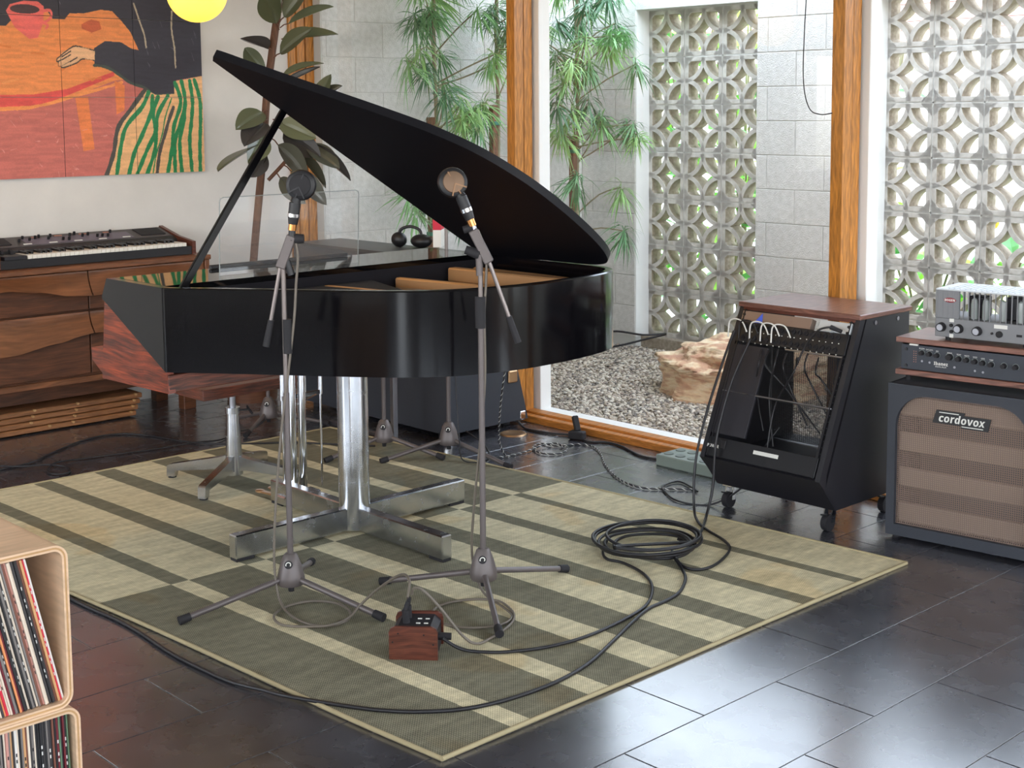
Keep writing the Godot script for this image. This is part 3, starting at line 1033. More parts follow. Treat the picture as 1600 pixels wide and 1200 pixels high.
func piano() -> void:
	var t := thing("grand_piano", "small black grand piano on a polished aluminium pedestal with its lid propped open", "piano", V(2.975, 0, -4.0))
	# outline of the rim, from the treble arm round the tail to the bass side
	var ctl := [P(2.286, -4.098), P(2.297, -4.078), P(2.322, -4.045), P(2.345, -4.018), P(2.435, -3.905), P(2.543, -3.758), P(2.67, -3.59), P(2.79, -3.452), P(2.928, -3.355), P(3.108, -3.303), P(3.278, -3.294), P(3.45, -3.308), P(3.60, -3.342), P(3.70, -3.40), P(3.742, -3.49), P(3.75, -3.62)]
	var o := [P(2.285, -4.105)] + smooth(ctl, 5) + [P(3.75, -3.9), P(3.75, -4.105)]
	var nn := []
	for k in o.size():
		var d: Vector2 = (o[mini(k + 1, o.size() - 1)] - o[maxi(k - 1, 0)]).normalized()
		nn.append(Vector2(-d.y, d.x))  # outward: the path runs with the body on its right
	if nn[0].x > 0.0:
		for k in nn.size():
			nn[k] = -nn[k]
	var b := Mb.new()
	var rows := [[0.0, 0.67, 0], [0.0, 0.9455, 0], [0.0045, 0.95, 1], [0.028, 0.95, 1], [0.028, 0.70, 2], [0.0, 0.67, 3]]
	for r in rows.size() - 1:
		for k in o.size() - 1:
			var q := []
			var m := []
			for z in [[k, r], [k + 1, r], [k + 1, r + 1], [k, r + 1]]:
				var w: Array = rows[z[1]]
				var p: Vector2 = o[z[0]] - nn[z[0]] * w[0]
				q.append(V(p.x, w[1], p.y))
				var out := V(nn[z[0]].x, 0, nn[z[0]].y)
				if r == 0: m.append(out)
				elif r == 1: m.append((out + Vector3.UP).normalized())
				elif r == 2: m.append(Vector3.UP)
				elif r == 3: m.append(-out)
				else: m.append(Vector3.DOWN)
			b.sq(q[0], q[1], q[2], q[3], m[0], m[1], m[2], m[3])
	part(t, "rim", b, M.piano_black)
	# treble and bass arms with their slanted lower edge, wooden cheeks below
	for sd in [[2.285, 0.03, "treble"], [3.72, 0.03, "bass"]]:
		b = Mb.new()
		b.ext([P(-4.105, 0.95), P(-4.487, 0.95), P(-4.528, 0.878), P(-4.105, 0.672)], sd[1], side_xf(sd[0] - 0.001))
		part(t, "arm", b, M.piano_black)
		b = Mb.new()
		b.ext([P(-4.515, 0.868), P(-4.10, 0.669), P(-4.088, 0.598), P(-4.552, 0.588)], 0.026, side_xf(sd[0] + 0.003))
		part(t, "cheek", b, M.rosewood, "figured red rosewood cheek")
		b = Mb.new()
		b.ext([P(-4.52, 0.69), P(-4.632, 0.69), P(-4.63, 0.645), P(-4.557, 0.606), P(-4.52, 0.606)], 0.05, side_xf(sd[0] + 0.006 if sd[2] == "treble" else sd[0] - 0.024))
		part(t, "key_block", b, M.rosewood)
	b = Mb.new()
	b.bb(V(2.29, 0.60, -4.55), V(3.745, 0.66, -4.09), 0.003)
	part(t, "key_bed", b, M.rosewood_dark)
	b = Mb.new()
	b.bb(V(2.33, 0.625, -4.63), V(3.70, 0.685, -4.605), 0.003)
	part(t, "key_slip", b, M.rosewood)
	b = Mb.new()
	for k in 52:
		b.bb(V(2.362 + 0.0248 * k, 0.662, -4.598), V(2.362 + 0.0248 * k + 0.0235, 0.712, -4.42), 0.001)
	part(t, "white_keys", b, M.key_white).set_meta("kind", "stuff")
	b = Mb.new()
	for k in 51:
		if k % 7 in [0, 1, 3, 4, 5]:
			b.bb(V(2.362 + 0.0248 * k + 0.019, 0.712, -4.55), V(2.362 + 0.0248 * k + 0.029, 0.724, -4.42), 0.001)
	part(t, "black_keys", b, M.key_black).set_meta("kind", "stuff")
	b = Mb.new()
	b.ext([P(-4.42, 0.66), P(-4.42, 0.72), P(-4.37, 0.93), P(-4.35, 0.93), P(-4.38, 0.66)], 1.40, side_xf(2.315))
	part(t, "fallboard", b, M.piano_deck)
	# fixed front top with its mirror polish
	b = Mb.new()
	b.bb(V(2.316, 0.928, -4.485), V(3.718, 0.9502, -4.14), 0.002)
	part(t, "front_top", b, M.piano_deck, "mirror-polished black front top")
	b = Mb.new()
	b.bb(V(2.315, 0.70, -4.16), V(3.72, 0.93, -4.14))
	part(t, "inner_board", b, M.felt_dark)
	# bottom of the case
	var inner := []
	for k in o.size():
		inner.append(o[k] - nn[k] * 0.02)
	var lowp := inner.duplicate()
	b = Mb.new()
	b.ext(lowp, 0.02, flat_xf(0.675))
	part(t, "bottom_board", b, M.felt_dark)
	# iron frame: gold plate, struts, strings
	var pl := []
	for k in range(6, o.size() - 1):
		pl.append(o[k] - nn[k] * 0.045)
	pl.insert(0, P(2.335, -4.13))
	pl.append(P(3.70, -4.13))
	b = Mb.new()
	b.ext(pl, 0.012, flat_xf(0.835))
	part(t, "iron_plate", b, M.gold_plate, "gold iron plate")
	for st in [[V(3.55, 0.885, -4.12), V(3.60, 0.885, -3.46), 0.045, 0.055], [V(3.28, 0.872, -4.12), V(3.40, 0.872, -3.42), 0.03, 0.05], [V(2.95, 0.872, -4.12), V(3.10, 0.872, -3.40), 0.03, 0.05], [V(2.62, 0.872, -4.12), V(2.80, 0.872, -3.56), 0.03, 0.05]]:
		b = Mb.new()
		b.bar(st[0], st[1], st[2], st[3], 0.006)
		part(t, "strut", b, M.gold_plate)
	b = Mb.new()
	b.tube(smooth([V(3.66, 0.885, -4.1), V(3.66, 0.885, -3.6), V(3.60, 0.885, -3.43), V(3.40, 0.885, -3.37), V(3.15, 0.885, -3.37), V(2.98, 0.885, -3.43), V(2.84, 0.885, -3.54)], 4), 0.022, 8)
	part(t, "flange", b, M.gold_plate)
	b = Mb.new()
	b.ext([P(2.33, -4.135), P(3.17, -4.135), P(2.95, -3.46), P(2.84, -3.50), P(2.60, -3.76), P(2.40, -4.03), P(2.33, -4.10)], 0.045, flat_xf(0.85))
	part(t, "damper_rail", b, M.felt_dark)
	b = Mb.new()
	for k in 60:
		var x := 2.45 + 0.018 * k
		b.cyl(V(x, 0.862, -4.1), V(minf(x + 0.16, 3.6), 0.862, -3.45 - maxf(0.0, (2.95 - x) * 0.75)), 0.0007, 0.0007, 4, false)
	part(t, "strings", b, M.steel).set_meta("kind", "stuff")
	# lid: cut to the outline, turned up round the bass hinge
	var hx := 3.742
	var hy := 0.972
	var li := [P(2.325 - hx, -4.138)]
	for k in range(2, o.size() - 3):
		if o[k].y > -4.12:
			li.append(P(o[k].x + nn[k].x * -0.016 - hx, o[k].y + nn[k].y * -0.016))
	li.append(P(0.004, -4.138))
	b = Mb.new()
	var turn := Transform3D(Basis(V(0, 0, 1), deg_to_rad(-31.7)), V(hx, hy, 0))
	b.ext(li, 0.028, turn * flat_xf(-0.028), 0.5)
	part(t, "lid", b, M.lid_black, "black lid propped up at a slant")
	b = Mb.new()
	b.cyl(V(hx, hy - 0.004, -4.1), V(hx, hy - 0.004, -3.6), 0.006, 0.006, 10)
	part(t, "hinge", b, M.brass)
	b = Mb.new()
	b.bar(V(2.352, 0.935, -4.098), V(2.806, 1.535, -4.135), 0.026, 0.014, 0.002, V(0, 0, 1))
	part(t, "prop_stick", b, M.piano_black)
	# clear music desk and its rail
	b = Mb.new()
	b.box(X(V(2.895, 1.088, -4.245), V(3, 0, 0)), V(0.605, 0.276, 0.005), 0.001)
	var md := part(t, "music_desk", b, M.acrylic, "clear acrylic music desk")
	var c := []
	var fr := X(V(2.895, 1.088, -4.245), V(3, 0, 0))
	for q in [P(-0.302, -0.137), P(-0.302, 0.122), P(-0.298, 0.133), P(-0.287, 0.138), P(0.287, 0.138), P(0.298, 0.133), P(0.302, 0.122), P(0.302, -0.137)]:
		c.append(fr * V(q.x, q.y, 0))
	b = Mb.new()
	b.tube(c, 0.0016, 6)
	part(md, "edge", b, M.acrylic_edge)
	b = Mb.new()
	b.bar(V(2.68, 0.958, -4.462), V(3.302, 0.958, -4.462), 0.016, 0.014, 0.003)
	part(t, "desk_rail", b, M.black_plastic)
	# pedestal
	b = Mb.new()
	var pc := V(2.975, 0, -4.005)
	b.cyl(pc + V(0, 0.02, 0), pc + V(0, 0.675, 0), 0.056, 0.056, 40)
	part(t, "column", b, M.aluminium, "brushed aluminium column")
	for k in 4:
		var d := V(cos(PI / 2 * k), 0, sin(PI / 2 * k))
		b = Mb.new()
		b.bar(pc + d * 0.03 + V(0, 0.059, 0), pc + d * 0.515 + V(0, 0.059, 0), 0.044, 0.083, 0.004)
		part(t, "foot_arm", b, M.aluminium)
		b = Mb.new()
		b.bar(pc + d * 0.44 + V(0, 0.014, 0), pc + d * 0.512 + V(0, 0.014, 0), 0.04, 0.012, 0.002)
		part(t, "foot_pad", b, M.rubber)
	# pedal lyre
	var ly := V(0, 0, -4.43)
	for x in [3.0, 3.046]:
		b = Mb.new()
		b.cyl(V(x, 0.05, -4.43), V(x, 0.675, -4.43), 0.0165, 0.0165, 18)
		part(t, "lyre_post", b, M.chrome)
	for x in [2.972, 3.073, 3.15]:
		b = Mb.new()
		b.cyl(V(x, 0.05, -4.45), V(x, 0.46, -4.45), 0.0045, 0.0045, 8)
		b.cyl(V(x, 0.42, -4.45), V(x, 0.66, -4.45), 0.009, 0.009, 12)
		part(t, "pedal_rod", b, M.chrome)
	b = Mb.new()
	b.bar(V(2.965, 0.43, -4.44), V(3.155, 0.43, -4.45), 0.012, 0.018, 0.002)
	b.bar(V(3.02, 0.40, -4.43), V(3.155, 0.43, -4.45), 0.006, 0.006)
	part(t, "lyre_brace", b, M.chrome)
	b = Mb.new()
	b.bb(V(2.94, 0.02, -4.47), V(3.11, 0.055, -4.40), 0.006)
	part(t, "lyre_box", b, M.aluminium)
	for x in [2.965, 3.025, 3.085]:
		b = Mb.new()
		b.bar(V(x, 0.045, -4.44), V(x, 0.035, -4.60), 0.022, 0.008, 0.002)
		b.ell(X(V(x, 0.035, -4.61), Vector3.ZERO, V(0.018, 0.007, 0.025)), 12, 6)
		part(t, "pedal", b, M.brass)

func bench() -> void:
	var c := V(3.03, 0.008, -4.9)
	var t := thing("piano_bench", "low rosewood piano bench on a cast aluminium star base", "bench", c)
	var b := Mb.new()
	b.bb(V(2.795, 0.40, -5.07), V(3.265, 0.444, -4.73), 0.003)
	part(t, "seat", b, M.rosewood_dark, "dark rosewood slab seat")
	b = Mb.new()
	b.lathe([P(0.0, 0.03), P(0.036, 0.03), P(0.034, 0.10), P(0.026, 0.27), P(0.025, 0.285), P(0.03, 0.285), P(0.03, 0.31), P(0.0, 0.31)], X(c), 24)
	part(t, "column", b, M.aluminium)
	b = Mb.new()
	b.cyl(c + V(0, 0.30, 0), c + V(0, 0.395, 0), 0.014, 0.014, 16)
	part(t, "spindle", b, M.steel)
	b = Mb.new()
	b.bar(c + V(0.02, 0.297, 0.02), c + V(0.055, 0.297, 0.035), 0.008, 0.008, 0.002)
	b.bar(c + V(0.055, 0.31, 0.02), c + V(0.06, 0.28, 0.055), 0.006, 0.012, 0.002)
	part(t, "clamp", b, M.black_plastic)
	for a in [-0.95, -0.95 + PI / 2, -0.95 + PI, -0.95 + 1.5 * PI]:
		var d := V(cos(a - 0.05), 0, -sin(a - 0.05))
		b = Mb.new()
		var up := Transform3D(Basis(d, V(0, 1, 0), d.cross(V(0, 1, 0))), c - d.cross(V(0, 1, 0)) * 0.016)
		b.ext([P(0.01, 0.045), P(0.01, 0.115), P(0.06, 0.10), P(0.285, 0.058), P(0.297, 0.05), P(0.30, 0.006), P(0.265, 0.006), P(0.26, 0.032), P(0.06, 0.05)], 0.032, up, 0.5)
		var f := part(t, "leg", b, M.aluminium)
		b = Mb.new()
		b.cyl(c + d * 0.282, c + d * 0.282 + V(0, 0.007, 0), 0.017, 0.017, 12)
		part(f, "glide", b, M.rubber)

func electric_piano() -> void:
	var t := thing("tolex_cabinet", "long black vinyl-covered keyboard cabinet with a grey lid by the window", "cabinet", V(4.36, 0, -5.42))
	var b := Mb.new()
	b.ext([P(4.115, 0.03), P(4.635, 0.03), P(4.53, 0.42), P(4.47, 0.70), P(4.115, 0.70)], 1.17, Transform3D(Basis(V(1, 0, 0), V(0, 1, 0), V(0, 0, 1)), V(0, 0, -5.99)))
	part(t, "body", b, M.tolex)
	b = Mb.new()
	b.ext([P(4.10, 0.71), P(4.50, 0.71), P(4.49, 0.79), P(4.46, 0.835), P(4.40, 0.852), P(4.11, 0.852), P(4.10, 0.84)], 1.19, Transform3D(Basis(), V(0, 0, -6.0)), 0.6)
	part(t, "lid", b, M.lid_grey, "grey rounded lid")
	b = Mb.new()
	b.bb(V(4.112, 0.08, -5.66), V(4.119, 0.24, -5.46))
	for k in 14:
		b.bb(V(4.108, 0.085 + 0.011 * k, -5.66), V(4.114, 0.089 + 0.011 * k, -5.46))
	part(t, "grille", b, M.black_plastic)
	for z in [-4.835, -5.98]:
		for x in [4.13, 4.60]:
			b = Mb.new()
			b.bb(V(x - 0.022, 0.025, z - 0.02), V(x + 0.022, 0.075, z + 0.018), 0.008)
			part(t, "corner_guard", b, M.chrome)
	b = Mb.new()
	b.bb(V(4.50, 0.22, -4.822), V(4.56, 0.28, -4.808), 0.006)
	part(t, "latch", b, M.brass)
	for x in [4.16, 4.56]:
		for z in [-5.9, -4.9]:
			b = Mb.new()
			b.cyl(V(x, 0, z), V(x, 0.032, z), 0.022, 0.022, 12)
			part(t, "foot", b, M.rubber)
	# headphones and a carton on its lid
	var hp := thing("headphones", "black headphones resting on the grey cabinet lid", "headphones", V(4.36, 0.852, -5.30))
	b = Mb.new()
	b.ell(X(V(4.36, 0.885, -5.28), V(0, 0, 0), V(0.05, 0.034, 0.06)), 18, 10)
	part(hp, "ear_cup", b, M.black_plastic)
	b = Mb.new()
	b.ell(X(V(4.30, 0.89, -5.38), V(0, 0, 20), V(0.035, 0.038, 0.045)), 18, 10)
	part(hp, "ear_cup", b, M.black_plastic)
	b = Mb.new()
	b.tube(smooth([V(4.30, 0.905, -5.38), V(4.305, 0.94, -5.37), V(4.33, 0.955, -5.33), V(4.355, 0.94, -5.29), V(4.36, 0.91, -5.28)], 5), 0.008, 8)
	part(hp, "head_band", b, M.black_plastic)
	var cb := thing("carton", "small white carton with a red top band on the grey cabinet lid", "box", V(4.42, 0.852, -5.22))
	b = Mb.new()
	b.box(X(V(4.42, 0.90, -5.22), V(0, 40, 0)), V(0.10, 0.085, 0.04), 0.001)
	part(cb, "lower_half", b, M.white_plastic)
	b = Mb.new()
	b.box(X(V(4.42, 0.967, -5.22), V(0, 40, 0)), V(0.10, 0.05, 0.04), 0.001)
	part(cb, "upper_half", b, M.red_card, "red printed upper half")
	# a pale square metal stand beside it
	var ks := thing("keyboard_stand", "pale square metal stand behind the piano pedestal", "stand", V(3.95, 0, -5.0))
	b = Mb.new()
	b.bar(V(3.95, 0.0, -5.0), V(3.95, 0.66, -5.0), 0.026, 0.026, 0.002)
	part(ks, "post", b, M.steel)
	b = Mb.new()
	b.bar(V(3.95, 0.012, -5.02), V(3.95, 0.012, -5.5), 0.024, 0.022, 0.002)
	part(ks, "floor_bar", b, M.steel)
	b = Mb.new()
	b.bar(V(3.95, 0.665, -4.98), V(3.95, 0.665, -5.5), 0.026, 0.022, 0.002)
	part(ks, "top_bar", b, M.steel)

# ---------------------------------------------------------------- along the painting wall
func wavy_front(x0: float, x1: float, y1: float, pts: Array, zt: float, zb: float) -> Mb:
	# a drawer lip: flat at the top, swelling to a waved lower edge
	var b := Mb.new()
	var n := 28
	var rows := 7
	var wy := func(x: float) -> float:
		for k in pts.size() - 1:
			if x <= pts[k + 1].x or k == pts.size() - 2:
				var f := clampf((x - pts[k].x) / (pts[k + 1].x - pts[k].x), 0.0, 1.0)
				return lerpf(pts[k].y, pts[k + 1].y, f * f * (3.0 - 2.0 * f))
		return pts[0].y
	var at := func(i: int, r: int) -> Vector3:
		var x := lerpf(x0, x1, float(i) / n)
		var f := float(r) / rows
		return V(x, lerpf(y1, wy.call(x), f), lerpf(zt, zb, f * f))
	for i in n:
		for r in rows:
			var a: Vector3 = at.call(i, r)
			var c: Vector3 = at.call(i + 1, r)
			var d: Vector3 = at.call(i + 1, r + 1)
			var e: Vector3 = at.call(i, r + 1)
			var f0 := float(r) / rows
			var f1 := float(r + 1) / rows
			var h := maxf(0.02, y1 - e.y)
			var n0 := V(0, -2.0 * f0 * (zb - zt) / h, 1).normalized()
			var n1 := V(0, -2.0 * f1 * (zb - zt) / h, 1).normalized()
			b.sq(a, c, d, e, -n0 if false else n0 * V(1, -1, 1), n0 * V(1, -1, 1), n1 * V(1, -1, 1), n1 * V(1, -1, 1))
		var g: Vector3 = at.call(i, rows)
		var k: Vector3 = at.call(i + 1, rows)
		b.sq(g, k, V(k.x, k.y + 0.012, zt - 0.012), V(g.x, g.y + 0.012, zt - 0.012), V(0, -1, 0), V(0, -1, 0), V(0, -1, 0), V(0, -1, 0))
	return b

func credenza() -> void:
	var t := thing("credenza", "long walnut credenza with sculpted wavy drawer fronts under the painting", "credenza", V(2.95, 0, -6.45))
	var b := Mb.new()
	b.bb(V(2.15, 0.775, -6.69), V(3.745, 0.80, -6.215), 0.004)
	part(t, "top", b, M.walnut)
	b = Mb.new()
	b.bb(V(2.16, 0.25, -6.68), V(3.735, 0.775, -6.26))
	part(t, "carcass", b, M.walnut_dark)
	b = Mb.new()
	b.bb(V(3.715, 0.235, -6.68), V(3.74, 0.775, -6.225), 0.003)
	part(t, "end_panel", b, M.walnut)
	var fronts := [
		[2.165, 3.078, 0.77, 0.585, [P(2.16, 0.655), P(2.45, 0.68), P(2.66, 0.712), P(2.80, 0.695), P(2.98, 0.662), P(3.08, 0.655)]],
		[3.084, 3.712, 0.77, 0.585, [P(3.08, 0.655), P(3.2, 0.66), P(3.45, 0.70), P(3.72, 0.66)]],
		[2.165, 3.078, 0.575, 0.275, [P(2.16, 0.46), P(2.45, 0.41), P(2.66, 0.412), P(2.90, 0.445), P(3.02, 0.468), P(3.08, 0.476)]],
		[3.084, 3.712, 0.575, 0.275, [P(3.08, 0.476), P(3.2, 0.47), P(3.45, 0.42), P(3.72, 0.46)]],
	]
	for f in fronts:
		b = Mb.new()
		b.bb(V(f[0], f[3], -6.262), V(f[1], f[2], -6.238), 0.002)
		var d := part(t, "drawer", b, M.walnut_dark)
		part(d, "sculpted_lip", wavy_front(f[0], f[1], f[2], f[4], -6.238, -6.19), M.walnut)
	b = Mb.new()
	b.bb(V(2.16, 0.235, -6.68), V(3.735, 0.262, -6.232), 0.002)
	part(t, "base_rail", b, M.walnut)
	b = Mb.new()
	b.bb(V(2.2, 0.13, -6.46), V(3.70, 0.237, -6.44))
	part(t, "plinth_board", b, M.walnut_dark)
	for x in [2.3, 3.65]:
		for z in [-6.335, -6.62]:
			b = Mb.new()
			b.bb(V(x - 0.035, 0, z - 0.03), V(x + 0.035, 0.237, z + 0.03), 0.003)
			part(t, "leg", b, M.walnut_dark)
	# folded slats on the floor below
	var words := ["lowest flat teak board in the stack under the credenza", "second teak board up in the stack under the credenza", "third teak board up in the stack under the credenza", "topmost teak board in the stack under the credenza"]
	for k in 4:
		var y := 0.008 + 0.0275 * k
		var z := -6.335 - 0.006 * k
		var s := thing("teak_board", words[k], "board", V(2.8, y, z - 0.12), "folded boards under the credenza")
		b = Mb.new()
		b.bb(V(2.2, y, z - 0.24), V(3.36 + 0.015 * k, y + 0.024, z), 0.003)
		part(s, "plank", b, M.teak)
		for x in [2.42, 2.80 if k > 0 else 2.90, 3.02, 3.33]:
			b = Mb.new()
			b.cyl(V(x + 0.012 * k, y + 0.021, z - 0.004), V(x + 0.012 * k, y + 0.021, z + 0.012), 0.007, 0.006, 10)
			part(s, "peg", b, M.plywood_dark_ply)

func keyboard() -> void:
	var t := thing("synthesizer", "black synthesizer keyboard with wooden end caps lying on the credenza", "keyboard", V(3.16, 0.80, -6.44))
	var b := Mb.new()
	b.ext([P(-6.285, 0.803), P(-6.285, 0.843), P(-6.425, 0.843), P(-6.43, 0.874), P(-6.455, 0.884), P(-6.605, 0.922), P(-6.612, 0.918), P(-6.612, 0.803)], 1.0, side_xf(2.675))
	part(t, "case", b, M.black_plastic)
	b = Mb.new()
	var sl := Transform3D(Basis(V(1, 0, 0), V(0, 0.2456, 0.9694).cross(V(1, 0, 0)) * -1.0, V(0, 0, 1)), Vector3.ZERO)
	for sd in [2.655, 3.675]:
		b = Mb.new()
		b.ext([P(-6.278, 0.803), P(-6.278, 0.868), P(-6.43, 0.888), P(-6.61, 0.93), P(-6.616, 0.92), P(-6.616, 0.803)], 0.02, side_xf(sd))
		part(t, "end_cap", b, M.mahogany)
	# sloping panel with knobs, buttons and speaker grilles
	var pt := func(x: float, f: float, up: float) -> Vector3:
		return V(x, lerpf(0.885, 0.922, f) + up * 0.97, lerpf(-6.458, -6.602, f) + up * 0.245)
	var rot := V(14.4, 0, 0)
	b = Mb.new()
	b.box(X(pt.call(3.175, 0.5, 0.001), rot), V(0.985, 0.002, 0.142))
	part(t, "panel", b, M.synth_grey)
	for x in [2.755, 3.575]:
		b = Mb.new()
		b.box(X(pt.call(x, 0.55, 0.004), rot), V(0.14, 0.006, 0.10), 0.002)
		part(t, "speaker_grille", b, M.rubber)
	b = Mb.new()
	b.box(X(pt.call(3.18, 0.42, 0.0025), rot), V(0.56, 0.002, 0.09))
	part(t, "control_field", b, mk("panel_violet", c8(0x6A6270), 0.5))
	for k in 17:
		var x := 2.87 + 0.031 * k + rng.randf_range(-0.006, 0.006)
		b = Mb.new()
		b.box(X(pt.call(x, 0.3 + 0.5 * rng.randf(), 0.011), rot), V(0.012, 0.018, 0.010), 0.002)
		part(t, "slider_cap", b, M.black_plastic)
	for k in 9:
		b = Mb.new()
		b.box(X(pt.call(2.90 + 0.065 * k, 0.18 + 0.6 * (k % 2), 0.0045), rot), V(0.042, 0.004, 0.009), 0.001)
		part(t, "button_row", b, M.synth_red_button if k % 2 else M.print_white)
	# keys
	var wk := Mb.new()
	wk.box(Transform3D(), V(0.0222, 0.018, 0.135), 0.0012)
	var wm := wk.mesh()
	var bk := Mb.new()
	bk.box(Transform3D(), V(0.011, 0.014, 0.085), 0.002)
	var bm := bk.mesh()
	for k in 36:
		var x := 2.822 + 0.0233 * k
		piece(t, "white_key", wm, M.key_white, X(V(x, 0.853, -6.357) - t.position))
		if k % 7 in [0, 1, 3, 4, 5] and k < 35:
			piece(t, "black_key", bm, M.key_black, X(V(x + 0.01165, 0.867, -6.382) - t.position))
	b = Mb.new()
	b.bb(V(2.70, 0.843, -6.40), V(2.806, 0.862, -6.286), 0.002)
	part(t, "wheel_block", b, M.black_paint)
	for x in [2.725, 2.77]:
		b = Mb.new()
		b.cyl(V(x, 0.868, -6.40), V(x + 0.012, 0.868, -6.40), 0.018, 0.018, 14)
		part(t, "bend_wheel", b, M.rubber)

func fill_poly(im: Image, pts: Array, c: Color) -> void:
	var h := im.get_height()
	var lo := h
	var hi := 0
	for p in pts:
		lo = mini(lo, int(floor(p.y)))
		hi = maxi(hi, int(ceil(p.y)))
	for y in range(maxi(lo, 0), mini(hi + 1, h)):
		var xs := []
		for k in pts.size():
			var a: Vector2 = pts[k]
			var b: Vector2 = pts[(k + 1) % pts.size()]
			if (a.y <= y + 0.5) != (b.y <= y + 0.5):
				xs.append(a.x + (y + 0.5 - a.y) * (b.x - a.x) / (b.y - a.y))
		xs.sort()
		for k in range(0, xs.size() - 1, 2):
			var x0 := int(round(xs[k]))
			var x1 := int(round(xs[k + 1]))
			if x1 > x0:
				im.fill_rect(Rect2i(x0, y, x1 - x0, 1), c)

func stroke(im: Image, pts: Array, w: float, c: Color) -> void:
	var q := smooth(pts, 14)
	for k in q.size() - 1:
		var n := int(maxf(2.0, q[k].distance_to(q[k + 1])))
		for s in n:
			var p: Vector2 = q[k].lerp(q[k + 1], float(s) / n)
			var ww := w * (0.92 + 0.1 * sin(p.y * 0.21 + p.x * 0.13))
			for r in range(int(-ww / 2.0), int(ww / 2.0) + 1):
				var half := sqrt(maxf(0.0, ww * ww / 4.0 - r * r))
				im.fill_rect(Rect2i(int(p.x - half), int(p.y) + r, maxi(1, int(2.0 * half)), 1), c)

